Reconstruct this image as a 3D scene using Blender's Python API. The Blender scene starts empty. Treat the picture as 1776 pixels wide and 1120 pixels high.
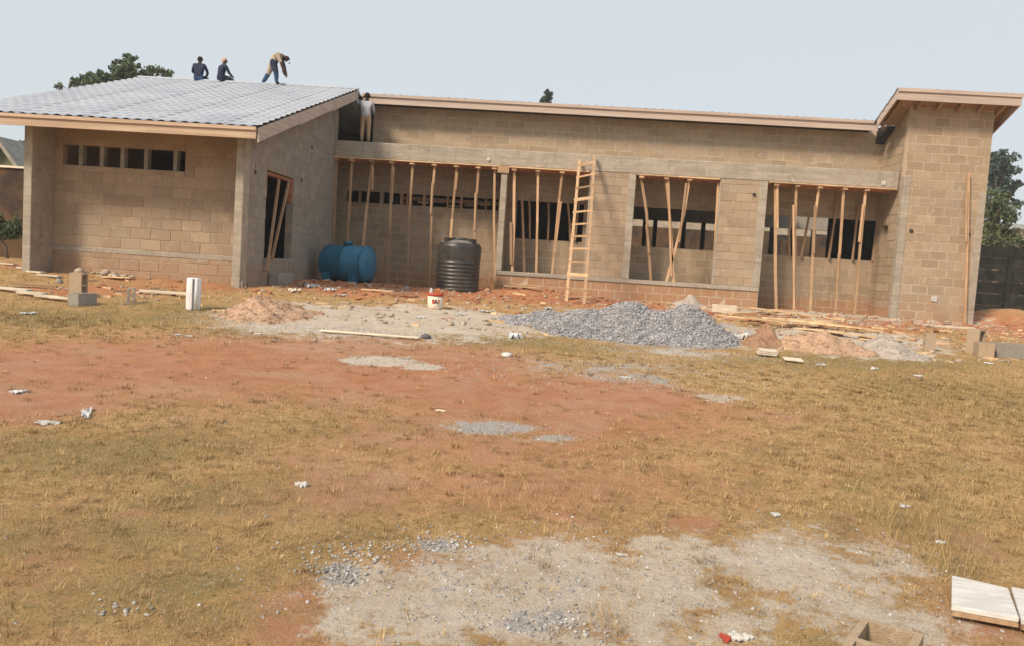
import bpy, bmesh, math, random
import numpy as np
from mathutils import Vector, Matrix
random.seed(7); RNG = np.random.default_rng(7)
SC = bpy.context.scene; COL = SC.collection
R = math.radians

# ---------------------------------------------------------------- camera, sky, sun, exposure
CAM_F, CAM_P, CAM_R, CAM_Y, CAM_H = 1403.5, 4.13566, 3.69092, -3.13321, 1.76
def cam_axes():
    p, r, y = R(CAM_P), R(CAM_R), R(CAM_Y)
    f = np.array([math.sin(y)*math.cos(p), math.cos(y)*math.cos(p), -math.sin(p)])
    rt = np.array([math.cos(y), -math.sin(y), 0.0]); up = np.cross(rt, f)
    return rt*math.cos(r)+up*math.sin(r), up*math.cos(r)-rt*math.sin(r), f
CR, CU, CF = cam_axes()
cam = bpy.data.cameras.new('camera'); cob = bpy.data.objects.new('camera', cam); COL.objects.link(cob)
cam.sensor_width = 36; cam.lens = CAM_F/1776*36; cam.clip_start = .05; cam.clip_end = 2000
m = Matrix([list(CR)+[0], list(CU)+[0], list(-CF)+[0], [0, 0, 0, 1]]).transposed()
m[0][3], m[1][3], m[2][3] = 0, 0, CAM_H; m[3][:] = (0, 0, 0, 1)
cob.matrix_world = m; SC.camera = cob

SUN_EL, SUN_AZ = 40, 222          # compass style: 0 = +Y, 90 = +X
world = bpy.data.worlds.new('World'); SC.world = world; world.use_nodes = True
wn = world.node_tree.nodes; wl = world.node_tree.links; wn.clear()
sky = wn.new('ShaderNodeTexSky'); sky.sky_type = 'NISHITA'; sky.sun_disc = False
sky.sun_elevation = R(SUN_EL); sky.sun_rotation = R(SUN_AZ)
sky.air_density = 1.0; sky.dust_density = 3.0; sky.ozone_density = 1.0
bg = wn.new('ShaderNodeBackground'); bg.inputs[1].default_value = .10
mixw = wn.new('ShaderNodeMix'); mixw.data_type = 'RGBA'; mixw.inputs[0].default_value = .86
mixw.inputs[7].default_value = (5.55, 5.95, 6.2, 1)      # even haze veil over the clear-sky model
wo = wn.new('ShaderNodeOutputWorld')
wl.new(sky.outputs[0], mixw.inputs[6]); wl.new(mixw.outputs[2], bg.inputs[0]); wl.new(bg.outputs[0], wo.inputs[0])
sun = bpy.data.lights.new('sun', 'SUN'); sun.energy = 3.2; sun.angle = R(12); sun.color = (1, .83, .64)
so = bpy.data.objects.new('sun', sun); COL.objects.link(so)
sd = Vector((math.sin(R(SUN_AZ))*math.cos(R(SUN_EL)), math.cos(R(SUN_AZ))*math.cos(R(SUN_EL)), math.sin(R(SUN_EL))))
so.rotation_euler = sd.to_track_quat('Z', 'Y').to_euler(); so.location = sd*60
vs = SC.view_settings; vs.view_transform = 'Standard'; vs.look = 'None'; vs.exposure = .42; vs.gamma = 1; vs.use_curve_mapping = False

# ---------------------------------------------------------------- survey helpers (photo pixel + known distance -> place)
def ray(px, py): return CR*((px-888)/CAM_F) - CU*((py-560)/CAM_F) + CF
def at(px, py, Y):
    d = ray(px, py); p = d*(Y/d[1]); return Vector((p[0], Y, p[2]+CAM_H))
def atx(px, py, X):
    d = ray(px, py); p = d*(X/d[0]); return Vector((X, p[1], p[2]+CAM_H))
MOUNDS = []   # x, y, rx, ry, h
def ground_z(x, y):
    x = np.asarray(x, float); y = np.asarray(y, float)
    t = np.clip((y-3.5)/15, 0, 1); z = .87*(.6*t+.4*t*t*(3-2*t))
    for (mx, my, rx, ry, h) in MOUNDS:
        z = z + h*np.exp(-((x-mx)/rx)**2-((y-my)/ry)**2)
    z = z + .012*np.sin(x*1.7+.6*np.sin(y*1.1))*np.sin(y*1.3+x*.4) + .006*np.sin(x*5.1+y*2.3)*np.sin(y*4.7-x*1.9)
    k = np.clip((y-14.5)/2, 0, 1)*np.clip((27-y)/2, 0, 1)
    z = z + k*(.030*np.sin(x*2.9+1.9*np.sin(y*1.3))*np.sin(y*3.7+1.1*np.sin(x*1.7))+.016*np.sin(x*7.3-y*3.1)*np.sin(y*8.3+x*2.7))
    return z
def gz(x, y): return float(ground_z(x, y))
def spot(px, py):
    d = ray(px, py); lo, hi = 1.5, 60.0
    f = lambda Y: CAM_H+d[2]*Y/d[1]-gz(d[0]*Y/d[1], Y)
    Y = lo
    while Y < hi and f(Y) > 0: Y += .1
    a, b = Y-.1, Y
    for _ in range(25):
        c = (a+b)/2
        if f(c) > 0: a = c
        else: b = c
    x = d[0]*a/d[1]; return Vector((x, a, gz(x, a)))
MOUNDS += [(-8.6, 17.2, 1.3, .45, .13), (-10.6, 17.4, .9, .5, .12), (-5.9, 20.5, 1.2, 1.0, .16), (-4.7, 22.3, 1.1, .9, .10),
           (-1.0, 23.1, 1.3, .9, .16), (.9, 22.9, 1.6, .8, .10), (13.7, 25.5, 1.3, 1.6, .5), (8.0, 23.6, 2.0, .9, .06), (-3.4, 24.8, 2.2, .6, -.04)]

# ---------------------------------------------------------------- material helper
class NT:
    def __init__(s, name):
        s.m = bpy.data.materials.new(name); s.m.use_nodes = True; s.t = s.m.node_tree; s.n = s.t.nodes; s.n.clear()
        s.o = s.n.new('ShaderNodeOutputMaterial'); s.b = s.n.new('ShaderNodeBsdfPrincipled'); s.t.links.new(s.b.outputs[0], s.o.inputs[0])
        s.pos = s.n.new('ShaderNodeNewGeometry').outputs['Position']
    def l(s, a, b): s.t.links.new(a, b)
    def val(s, x, sock):
        if isinstance(x, (int, float)): sock.default_value = x
        elif isinstance(x, tuple): sock.default_value = (*x, 1) if len(x) == 3 else x
        else: s.l(x, sock)
    def noise(s, scale, detail=6, rough=.6, dist=0, vec=None, out=0):
        n = s.n.new('ShaderNodeTexNoise'); n.inputs['Scale'].default_value = scale; n.inputs['Detail'].default_value = detail
        n.inputs['Roughness'].default_value = rough; n.inputs['Distortion'].default_value = dist; s.l(vec or s.pos, n.inputs['Vector']); return n.outputs[out]
    def scaled(s, v):
        n = s.n.new('ShaderNodeVectorMath'); n.operation = 'MULTIPLY'; s.l(s.pos, n.inputs[0]); n.inputs[1].default_value = v; return n.outputs[0]
    def math(s, op, a, b=0.0, c=None, clamp=False):
        n = s.n.new('ShaderNodeMath'); n.operation = op; n.use_clamp = clamp; s.val(a, n.inputs[0]); s.val(b, n.inputs[1])
        if c is not None: s.val(c, n.inputs[2])
        return n.outputs[0]
    def step(s, x, a, b):
        n = s.n.new('ShaderNodeMapRange'); n.interpolation_type = 'SMOOTHSTEP'; s.val(x, n.inputs[0]); n.inputs[1].default_value = a; n.inputs[2].default_value = b; return n.outputs[0]
    def mix(s, f, a, b, blend='MIX'):
        n = s.n.new('ShaderNodeMix'); n.data_type = 'RGBA'; n.blend_type = blend; s.val(f, n.inputs[0]); s.val(a, n.inputs[6]); s.val(b, n.inputs[7]); return n.outputs[2]
    def attr(s, name):
        n = s.n.new('ShaderNodeAttribute'); n.attribute_name = name; return n.outputs['Fac']
    def rnd(s): return s.n.new('ShaderNodeObjectInfo').outputs['Random']
    def bump(s, h, strength=.3, dist=.01):
        n = s.n.new('ShaderNodeBump'); n.inputs['Strength'].default_value = strength; n.inputs['Distance'].default_value = dist; s.l(h, n.inputs['Height']); s.l(n.outputs[0], s.b.inputs['Normal'])
    def done(s, col, rough=.9, metal=0.0, spec=.3):
        s.val(col, s.b.inputs['Base Color']); s.val(rough, s.b.inputs['Roughness']); s.b.inputs['Metallic'].default_value = metal
        s.b.inputs['Specular IOR Level'].default_value = spec; return s.m
def plain(name, c1, c2, scale=6, rough=.85, bump=.25, bscale=40, bdist=.006, metal=0, spec=.3, stretch=None, vary=0.0):
    t = NT(name); v = t.scaled(stretch) if stretch else None
    f = t.step(t.noise(scale, 7, .65, .3, v), .32, .68); col = t.mix(f, c1, c2)
    if vary:
        r = t.math('FRACT', t.math('ADD', t.rnd(), t.attr('tint')))
        k = t.math('MULTIPLY_ADD', r, vary*2, 1-vary)
        n = t.n.new('ShaderNodeVectorMath'); n.operation = 'SCALE'; t.l(col, n.inputs[0]); t.l(k, n.inputs['Scale']); col = n.outputs[0]
    if bump: t.bump(t.noise(bscale, 5, .7, 0, v), bump, bdist)
    return t.done(col, rough, metal, spec)
def block_mat(name, ca, cb, stain, amount=.5, splash=.36):
    t = NT(name); r = t.math('FRACT', t.math('ADD', t.rnd(), t.attr('tint')))
    col = t.mix(r, ca, cb)
    col = t.mix(t.math('MULTIPLY', t.step(t.noise(1.3, 7, .7, .6), .45, .75), amount), col, stain)
    run = t.noise(1, 5, .65, .2, t.scaled((7, 7, .9)))
    col = t.mix(t.math('MULTIPLY', t.step(run, .52, .75), .28), col, tuple(c*.62 for c in ca))
    g = t.noise(34, 6, .75); col = t.mix(t.math('MULTIPLY', t.step(g, .35, .75), .4), col, tuple(c*.66 for c in ca))
    sm = t.noise(2.4, 8, .72, 1.2, t.scaled((1, 1, 1.5))); col = t.mix(t.math('MULTIPLY', t.step(sm, .53, .64), .65), col, (.36, .325, .27))
    sp = t.noise(5.5, 6, .75, .8); col = t.mix(t.math('MULTIPLY', t.step(sp, .57, .66), .6), col, (.54, .45, .35)); col = t.mix(t.math('MULTIPLY', t.step(sp, .40, .31), .5), col, tuple(c*.6 for c in ca))
    sep = t.n.new('ShaderNodeSeparateXYZ'); t.l(t.pos, sep.inputs[0])      # red soil splashed up the lowest courses
    low = t.step(t.math('ADD', sep.outputs[2], t.math('MULTIPLY_ADD', t.noise(1.9, 6, .7, .5), -1.5, .75)), 1.75, .95)
    col = t.mix(t.math('MULTIPLY', low, splash), col, (.42, .215, .115))
    t.bump(t.math('ADD', t.noise(120, 4, .7), t.math('MULTIPLY', t.noise(26, 4, .7), 1.6)), .75, .010)
    return t.done(col, .95, 0, .15)
M = {}
M['block'] = block_mat('sandcrete_block', (.35, .265, .18), (.47, .36, .25), (.37, .32, .26), .6)
M['block_shade_grey'] = block_mat('shaded_sandcrete', (.29, .265, .23), (.36, .33, .285), (.24, .225, .20), .45)  # greyer copy of the block colour, paints the shaded wing side wall
M['loose_block'] = block_mat('loose_sandcrete', (.40, .30, .20), (.47, .36, .25), (.43, .34, .25), .4, 0.0); M['loose_grey'] = block_mat('loose_grey_block', (.30, .28, .245), (.38, .35, .31), (.25, .235, .21), .4, 0.0)
M['block_red'] = block_mat('soil_stained_block', (.40, .235, .135), (.45, .29, .18), (.39, .28, .19), .5)
M['mortar'] = plain('mortar', (.33, .25, .17), (.43, .335, .24), 9, .97, .5, 70)
M['mortar_pale'] = plain('pale_mortar', (.44, .34, .24), (.54, .44, .32), 9, .97, .5, 70)
def concrete_mat(name, a, b):
    t = NT(name); col = t.mix(t.step(t.noise(2.2, 8, .7, .6, t.scaled((.6, 1, 1.6))), .3, .7), a, b)
    col = t.mix(t.math('MULTIPLY', t.step(t.noise(1, 6, .7, .3, t.scaled((6, 6, .7))), .5, .72), .45), col, tuple(c*.6 for c in a))
    p = t.noise(3.6, 8, .75, 1.0); col = t.mix(t.math('MULTIPLY', t.step(p, .57, .66), .6), col, tuple(min(1, c*1.3) for c in b)); col = t.mix(t.math('MULTIPLY', t.step(p, .38, .3), .55), col, tuple(c*.62 for c in a))
    f = t.noise(1, 2, .5, .1, t.scaled((.4, 1, 9))); t.bump(t.math('ADD', t.math('MULTIPLY', f, 1.5), t.math('ADD', t.noise(40, 5, .7), t.noise(9, 4, .6))), .7, .02)
    return t.done(col, .95, 0, .15)
M['concrete_old'] = plain('cast_concrete', (.35, .275, .19), (.46, .37, .265), 2.2, .93, .5, 30, .008, stretch=(1, 1, 1.6))
M['concrete_grey'] = plain('grey_concrete', (.25, .235, .20), (.36, .335, .29), 2.5, .93, .5, 30, .008)
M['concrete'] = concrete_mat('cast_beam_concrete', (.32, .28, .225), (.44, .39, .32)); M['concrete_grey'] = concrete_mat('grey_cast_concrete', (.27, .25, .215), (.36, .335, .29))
M['dark'] = plain('shaded_interior', (.03, .027, .024), (.06, .054, .047), 2, .95, .2)  # near-black tone paints the deep shade of unlit rooms
M['fascia'] = plain('fascia_timber', (.40, .285, .20), (.55, .42, .315), 1.2, .8, .35, 6, .004, stretch=(.5, 1, 14), vary=.06)
M['fascia_grey'] = plain('grey_fascia', (.40, .32, .27), (.53, .44, .38), 1.2, .85, .35, 6, .004, stretch=(.5, 1, 14), vary=.05)
M['timber'] = plain('raw_timber', (.40, .25, .14), (.57, .39, .235), 2.5, .8, .4, 9, .004, stretch=(9, 9, .7), vary=.34)
M['timber_dull'] = plain('aged_timber', (.30, .19, .11), (.45, .30, .19), 2.5, .85, .4, 9, .004, stretch=(9, 9, .7), vary=.2)
M['plank'] = plain('sawn_plank', (.52, .35, .19), (.72, .54, .34), 2.0, .85, .4, 12, .004, stretch=(1.5, 6, 6), vary=.22)
M['plank_pale'] = plain('pale_plank', (.52, .46, .36), (.70, .63, .51), 2.0, .85, .4, 12, .004, stretch=(1.5, 6, 6), vary=.15)
M['red_board'] = plain('red_formwork', (.28, .10, .06), (.40, .18, .10), 4, .8, .3, 20, vary=.15)
M['blue'] = plain('blue_tank_paint', (.012, .135, .25), (.035, .18, .29), 4, .45, .12, 12, .01, spec=.5)
M['black_plastic'] = plain('black_plastic', (.022, .021, .021), (.065, .058, .05), 3, .42, .12, 25, .004, spec=.5)
M['lid_grey'] = plain('dusty_lid', (.16, .15, .14), (.24, .22, .20), 5, .5, .1)
M['white_paint'] = plain('white_paint', (.62, .61, .60), (.78, .77, .76), 5, .6, .2, 30, stretch=(5, 5, .8))
M['groove'] = plain('dark_grey', (.10, .10, .11), (.16, .16, .17), 6, .8, .1)
M['white'] = plain('white_plastic', (.42, .41, .39), (.60, .59, .57), 8, .5, .15)
M['cream'] = plain('cream_plastic', (.68, .60, .48), (.78, .70, .58), 5, .5, .1)
M['red_plastic'] = plain('red_plastic', (.40, .05, .03), (.50, .08, .04), 5, .5, .1)
M['ink'] = plain('dark_print', (.04, .03, .02), (.06, .05, .03), 5, .6, 0)
M['polythene'] = plain('grey_polythene', (.45, .47, .50), (.66, .67, .68), 9, .4, .4, 20, .01)
M['orange'] = plain('orange_wrap', (.5, .16, .05), (.62, .28, .10), 9, .6, .3)
M['stone'] = plain('grey_stone', (.25, .24, .235), (.47, .455, .43), 12, .9, .5, 60, vary=.35)
M['stone_dull'] = plain('dull_grey_stone', (.21, .205, .215), (.41, .40, .41), 12, .9, .5, 60, vary=.3)
M['gravel_fine'] = plain('crushed_stone', (.24, .235, .24), (.42, .41, .415), 30, .95, 1.0, 45, .03)
M['rubble'] = plain('broken_mortar', (.31, .25, .19), (.46, .385, .305), 9, .95, .5, 40, vary=.25)
M['soil_red'] = plain('red_soil', (.30, .12, .06), (.42, .19, .10), 5, .98, .8, 30, .02)
M['soil_tan'] = plain('sandy_soil', (.40, .25, .16), (.55, .38, .26), 5, .98, .9, 28, .03)
M['soil_brown'] = plain('brown_soil', (.30, .17, .10), (.42, .26, .165), 9, .98, .9, 28, .03)
M['sand_grey'] = plain('grey_sand', (.34, .28, .235), (.48, .42, .36), 7, .98, .9, 30, .02)
M['board_white'] = plain('bleached_board', (.52, .50, .47), (.70, .68, .65), 2, .8, .3, 14, .003, stretch=(2, 14, 14))
M['fence'] = plain('mossy_precast', (.010, .011, .010), (.034, .033, .028), 3, .95, .4, 30, vary=.3)
M['fence_brown'] = plain('old_wall_render', (.022, .021, .02), (.13, .075, .038), .8, .95, .4, 20)
M['house_wall'] = plain('pale_house_wall', (.28, .24, .19), (.42, .37, .30), 2, .9, .2)
M['house_green'] = plain('dull_house_wall', (.10, .11, .06), (.16, .17, .09), 2, .9, .2)
M['red_roof'] = plain('rusty_roof', (.24, .10, .07), (.36, .18, .13), 4, .8, .4)
M['grey_roof'] = plain('old_grey_roof', (.20, .20, .19), (.30, .30, .28), 3, .7, .3)
M['bark'] = plain('bark', (.10, .08, .06), (.18, .145, .11), 6, .95, .8, 20, .02)
M['skin'] = plain('dark_skin', (.075, .04, .027), (.10, .055, .036), 10, .55, .05)
M['hair'] = plain('black_hair', (.012, .011, .011), (.02, .018, .017), 20, .9, .3)
M['shirt_grey'] = plain('grey_blue_shirt', (.30, .32, .37), (.40, .42, .46), 6, .9, .4, 14, .01)
M['trouser_tan'] = plain('tan_trousers', (.32, .22, .145), (.42, .30, .20), 6, .9, .4, 14, .01)
M['navy'] = plain('navy_cloth', (.015, .022, .045), (.03, .04, .075), 6, .9, .4, 14, .01)
M['denim'] = plain('denim', (.03, .06, .14), (.05, .10, .20), 6, .9, .4, 14, .01)
M['khaki'] = plain('khaki_cloth', (.35, .27, .20), (.46, .37, .28), 6, .9, .4, 14, .01)
M['maroon'] = plain('maroon_cloth', (.12, .05, .045), (.2, .09, .08), 6, .9, .4, 14, .01)
M['pink'] = plain('pink_cloth', (.5, .3, .28), (.6, .4, .36), 6, .9, .3)
def leaf_mat(name, a, b):
    t = NT(name); f = t.attr('tint'); c = t.mix(f, a, b); m = t.done(c, .6, 0, .3)
    try: t.b.inputs['Subsurface Weight'].default_value = 0
    except KeyError: pass
    return m
M['leaf'] = leaf_mat('broad_leaf', (.05, .08, .036), (.12, .165, .078))
M['leaf_hazed'] = leaf_mat('haze_tinted_leaf', (.042, .068, .058), (.075, .112, .092))  # pale blue-green shift paints distance haze into the leaf colour
M['leaf_light'] = leaf_mat('light_leaf', (.05, .075, .03), (.13, .155, .065))
M['grass'] = leaf_mat('dry_grass_blade', (.20, .125, .053), (.66, .47, .225))
M['grass_green'] = leaf_mat('green_grass_blade', (.15, .12, .05), (.44, .34, .155))

def roof_mat():
    t = NT('steptile_sheet'); f = t.step(t.noise(.9, 6, .6, .4), .3, .7)
    col = t.mix(f, (.305, .34, .405), (.395, .435, .495))
    col = t.mix(t.math('MULTIPLY', t.step(t.noise(30, 4, .7), .5, .75), .25), col, (.28, .29, .31))
    col = t.mix(t.math('MULTIPLY', t.rnd(), .22), col, (.45, .475, .52))
    t.bump(t.noise(60, 3, .6), .1, .003); return t.done(col, .5, .1, .4)
M['roof'] = roof_mat()

def ground_mat():
    t = NT('lot_ground')
    n1 = t.noise(.55, 8, .62, .5); n2 = t.noise(3.2, 8, .68, .3); n3 = t.noise(16, 7, .72); n4 = t.noise(70, 5, .75); n5 = t.noise(1.6, 6, .6, .4, t.scaled((.5, 1, 1)))
    wig = t.math('ADD', t.math('ADD', t.math('MULTIPLY_ADD', n2, 1.3, -.65), t.math('MULTIPLY_ADD', n3, .8, -.4)), t.math('ADD', t.math('MULTIPLY_ADD', n1, 1.1, -.55), t.math('MULTIPLY_ADD', n4, .35, -.175)))
    def mask(nm, a=.38, b=.62): return t.step(t.math('ADD', t.attr(nm), wig), a, b)
    straw = t.mix(t.step(n2, .35, .65), (.405, .25, .112), (.555, .37, .178))
    straw = t.mix(t.math('MULTIPLY', t.step(n3, .45, .7), .75), straw, (.27, .165, .07))
    straw = t.mix(t.math('MULTIPLY', t.step(n4, .55, .75), .5), straw, (.66, .48, .26))
    n6 = t.noise(7, 7, .75, .5); straw = t.mix(t.math('MULTIPLY', t.step(n6, .5, .68), .6), straw, (.19, .125, .055))
    straw = t.mix(t.math('MULTIPLY', t.step(n5, .5, .72), .55), straw, (.44, .235, .13))
    n9 = t.noise(24, 5, .7, .4); straw = t.mix(t.math('MULTIPLY', t.step(n9, .56, .66), .8), straw, (.11, .075, .04)); straw = t.mix(t.math('MULTIPLY', t.step(n9, .40, .30), .5), straw, (.62, .47, .29))  # dark specks paint the small shadows among the grass
    green = t.mix(t.step(n3, .35, .7), (.19, .145, .055), (.37, .275, .12))
    c = t.mix(t.math('MULTIPLY', t.step(t.math('ADD', t.attr('m_green'), t.math('MULTIPLY', wig, 1.7)), .15, .95), .8), straw, green)
    red = t.mix(t.step(n2, .3, .7), (.375, .165, .088), (.475, .24, .138))
    red = t.mix(t.math('MULTIPLY', t.step(n1, .45, .65), .5), red, (.46, .285, .19))
    red = t.mix(t.math('MULTIPLY', t.step(n3, .55, .75), .45), red, (.32, .15, .085))
    red = t.mix(t.math('MULTIPLY', t.step(n4, .6, .75), .4), red, (.52, .345, .235)); red = t.mix(t.math('MULTIPLY', t.step(n6, .56, .72), .45), red, (.27, .145, .08)); red = t.mix(t.math('MULTIPLY', t.step(n5, .5, .66), .5), red, (.46, .305, .205))
    c = t.mix(mask('m_red', .1, .9), c, red)
    org = t.mix(t.step(n2, .3, .7), (.40, .16, .075), (.50, .25, .135))
    c = t.mix(mask('m_orange'), c, org)
    sand = t.mix(t.step(n2, .3, .7), (.47, .39, .305), (.61, .53, .44))
    sand = t.mix(t.math('MULTIPLY', t.step(n3, .5, .72), .6), sand, (.42, .335, .25))
    sand = t.mix(t.math('MULTIPLY', t.step(n4, .55, .72), .6), sand, (.24, .215, .185))
    sand = t.mix(t.math('MULTIPLY', t.step(n6, .52, .66), .5), sand, (.47, .32, .19))
    n8 = t.noise(28, 6, .75, .6); sand = t.mix(t.math('MULTIPLY', t.step(n8, .55, .68), .6), sand, (.33, .29, .25)); sand = t.mix(t.math('MULTIPLY', t.step(n8, .43, .33), .5), sand, (.80, .74, .66)); n7 = t.noise(95, 4, .8); sand = t.mix(t.math('MULTIPLY', t.step(n7, .56, .68), .7), sand, (.20, .18, .165)); sand = t.mix(t.math('MULTIPLY', t.step(n7, .44, .34), .55), sand, (.78, .71, .62))
    sand = t.mix(t.math('MULTIPLY', t.step(n1, .48, .62), .4), sand, (.64, .565, .48))
    c = t.mix(mask('m_sand'), c, sand)
    grey = t.mix(t.step(n4, .38, .66), (.27, .255, .245), (.56, .53, .50))
    c = t.mix(mask('m_grey'), c, grey)
    h = t.math('ADD', t.math('MULTIPLY', n3, 1.6), t.math('ADD', n4, t.math('MULTIPLY', n2, 2)))
    t.bump(h, .8, .022); return t.done(c, .97, 0, .12)
M['ground'] = ground_mat()

# ---------------------------------------------------------------- object helpers
def mesh_ob(name, verts, faces, mat, parent=None, smooth=False, tint=None):
    me = bpy.data.meshes.new(name)
    if isinstance(verts, np.ndarray) and isinstance(faces, np.ndarray):
        nv, nf, k = len(verts), len(faces), faces.shape[1]
        me.vertices.add(nv); me.vertices.foreach_set('co', verts.astype(np.float32).ravel())
        me.loops.add(nf*k); me.loops.foreach_set('vertex_index', faces.astype(np.int32).ravel())
        me.polygons.add(nf); me.polygons.foreach_set('loop_start', np.arange(0, nf*k, k, dtype=np.int32))
        me.update(calc_edges=True); me.validate()
    else: me.from_pydata([tuple(v) for v in verts], [], faces)
    if tint is not None:
        a = me.attributes.new('tint', 'FLOAT', 'POINT'); a.data.foreach_set('value', np.asarray(tint, np.float32))
    if smooth: me.polygons.foreach_set('use_smooth', [True]*len(me.polygons))
    for mm in (mat if isinstance(mat, (list, tuple)) else [mat]): me.materials.append(mm)
    o = bpy.data.objects.new(name, me); COL.objects.link(o)
    if parent: o.parent = parent
    return o
class MB:
    def __init__(s): s.v = []; s.f = []; s.t = []
    def box(s, a, b, M4=None, tint=0.0):
        (x0, y0, z0), (x1, y1, z1) = a, b; n = len(s.v)
        vs = [Vector(p) for p in ((x0, y0, z0), (x1, y0, z0), (x1, y1, z0), (x0, y1, z0), (x0, y0, z1), (x1, y0, z1), (x1, y1, z1), (x0, y1, z1))]
        if M4 is not None: vs = [M4 @ p for p in vs]
        s.v += vs; s.t += [tint]*8
        s.f += [tuple(n+i for i in q) for q in ((0, 3, 2, 1), (4, 5, 6, 7), (0, 1, 5, 4), (1, 2, 6, 5), (2, 3, 7, 6), (3, 0, 4, 7))]
        return n
    def hexa(s, pts, tint=0.0):
        n = len(s.v); s.v += [Vector(p) for p in pts]; s.t += [tint]*8
        s.f += [tuple(n+i for i in q) for q in ((0, 3, 2, 1), (4, 5, 6, 7), (0, 1, 5, 4), (1, 2, 6, 5), (2, 3, 7, 6), (3, 0, 4, 7))]
    def beam(s, p, q, w, d, tint=0.0, side=Vector((0, 1, 0))):
        p, q = Vector(p), Vector(q); ax = (q-p).normalized(); r = ax.cross(side)
        if r.length < 1e-3: r = ax.cross(Vector((1, 0, 0)))
        r.normalize(); u = r.cross(ax).normalized()
        c = [(-w/2, -d/2), (w/2, -d/2), (w/2, d/2), (-w/2, d/2)]
        s.hexa([p+r*a+u*b for a, b in c]+[q+r*a+u*b for a, b in c], tint)
    def tube(s, pts, radii, n=8, cap=True, tint=0.0):
        pts = [Vector(p) for p in pts]; base = len(s.v); up = Vector((.3, .2, 1))
        for i, p in enumerate(pts):
            d = (pts[min(i+1, len(pts)-1)]-pts[max(i-1, 0)]).normalized(); a = d.cross(up if abs(d.dot(up.normalized())) < .95 else Vector((1, 0, 0))).normalized(); b = d.cross(a)
            for k in range(n):
                th = 2*math.pi*k/n; s.v.append(p+(a*math.cos(th)+b*math.sin(th))*radii[i]); s.t.append(tint)
        for i in range(len(pts)-1):
            for k in range(n):
                a0 = base+i*n+k; a1 = base+i*n+(k+1) % n; s.f.append((a0, a1, a1+n, a0+n))
        if cap: s.f.append(tuple(base+k for k in range(n))[::-1]); s.f.append(tuple(base+(len(pts)-1)*n+k for k in range(n)))
    def lathe(s, prof, n=32, axis='Z', cap=True):
        base = len(s.v)
        for (r, h) in prof:
            for k in range(n):
                th = 2*math.pi*k/n; c, d = r*math.cos(th), r*math.sin(th)
                s.v.append(Vector((c, d, h)) if axis == 'Z' else Vector((h, c, d))); s.t.append(0)
        for i in range(len(prof)-1):
            for k in range(n):
                a0 = base+i*n+k; a1 = base+i*n+(k+1) % n; s.f.append((a0, a1, a1+n, a0+n))
        if cap: s.f.append(tuple(base+k for k in range(n))[::-1]); s.f.append(tuple(base+(len(prof)-1)*n+k for k in range(n)))
    def build(s, name, mat, parent=None, smooth=False): return mesh_ob(name, s.v, s.f, mat, parent, smooth, s.t)
def tag(o, label=None, cat=None, group=None, kind=None):
    if label: o['label'] = label
    if cat: o['category'] = cat
    if group: o['group'] = group
    if kind: o['kind'] = kind
    return o
def empty(name, loc, rz=0, label=None, cat=None, group=None):
    o = bpy.data.objects.new(name, None); COL.objects.link(o); o.location = loc; o.rotation_euler = (0, 0, rz); o.empty_display_size = .1
    return tag(o, label, cat, group)
def bevel(o, w=.008, seg=1):
    bm = bmesh.new(); bm.from_mesh(o.data); bmesh.ops.bevel(bm, geom=bm.edges[:], offset=w, segments=seg, affect='EDGES', profile=.5, clamp_overlap=True)
    bm.to_mesh(o.data); bm.free(); return o
def ico(sub=1):
    bm = bmesh.new(); bmesh.ops.create_icosphere(bm, subdivisions=sub, radius=1); v = np.array([p.co[:] for p in bm.verts]); f = np.array([[q.index for q in p.verts] for p in bm.faces]); bm.free(); return v, f
IV, IF = ico(1)
def stones_arrays(P, S, flat=.7):
    """many angular stones: P (n,3) centres, S (n,) radii"""
    n = len(P); k = len(IV)
    V = IV[None]*(RNG.uniform(.5, 1.35, (n, k, 1))); V = V*RNG.uniform([.8, .8, flat*.7], [1.3, 1.2, flat*1.2], (n, 1, 3))
    th = RNG.uniform(0, 6.28, n); c, s_ = np.cos(th)[:, None], np.sin(th)[:, None]
    V = np.stack([V[..., 0]*c-V[..., 1]*s_, V[..., 0]*s_+V[..., 1]*c, V[..., 2]], -1)*S[:, None, None]+P[:, None]
    F = (IF[None]+(np.arange(n)*k)[:, None, None]).reshape(-1, 3)
    return V.reshape(-1, 3), F, np.repeat(RNG.random(n), k)

# ---------------------------------------------------------------- the ground
PATCH = {'m_red': [], 'm_orange': [], 'm_sand': [], 'm_grey': [], 'm_green': []}
def patch(kind, px, py, rx, ry, s=1.0):
    c = spot(px, py); a = spot(px-rx, py); b = spot(px+rx, py); u = spot(px, py-ry); d = spot(px, min(py+ry, 1500))
    dirx = (b-a); ang = math.atan2(dirx.y, dirx.x)
    PATCH[kind].append((c.x, (u.y+d.y)/2, dirx.length/2, max((u.y-d.y)/2, .05), ang, s))
for q in ((150, 640, 330, 62), (430, 640, 300, 60), (640, 655, 230, 58), (840, 690, 200, 42), (1000, 690, 190, 45), (1110, 690, 110, 30), (640, 600, 120, 18), (20, 700, 200, 40), (800, 640, 140, 40)): patch('m_red', *q)
for q in ((550, 832, 60, 14, .6), (975, 893, 40, 14, .7), (1300, 815, 60, 15, .5), (1010, 790, 140, 30, .45), (700, 800, 140, 30, .35), (1100, 850, 160, 30, .45), (1650, 1085, 130, 25, .7), (1510, 935, 60, 20, .4), (880, 775, 340, 64, .62), (900, 850, 360, 56, .58), (620, 860, 180, 44, .5), (1150, 850, 200, 40, .5), (1250, 760, 160, 40, .36), (1000, 735, 280, 36, .8), (840, 765, 220, 30, .6), (1180, 715, 200, 30, .62), (760, 720, 160, 30, .6), (1050, 800, 180, 30, .5)): patch('m_red', *q)
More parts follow.
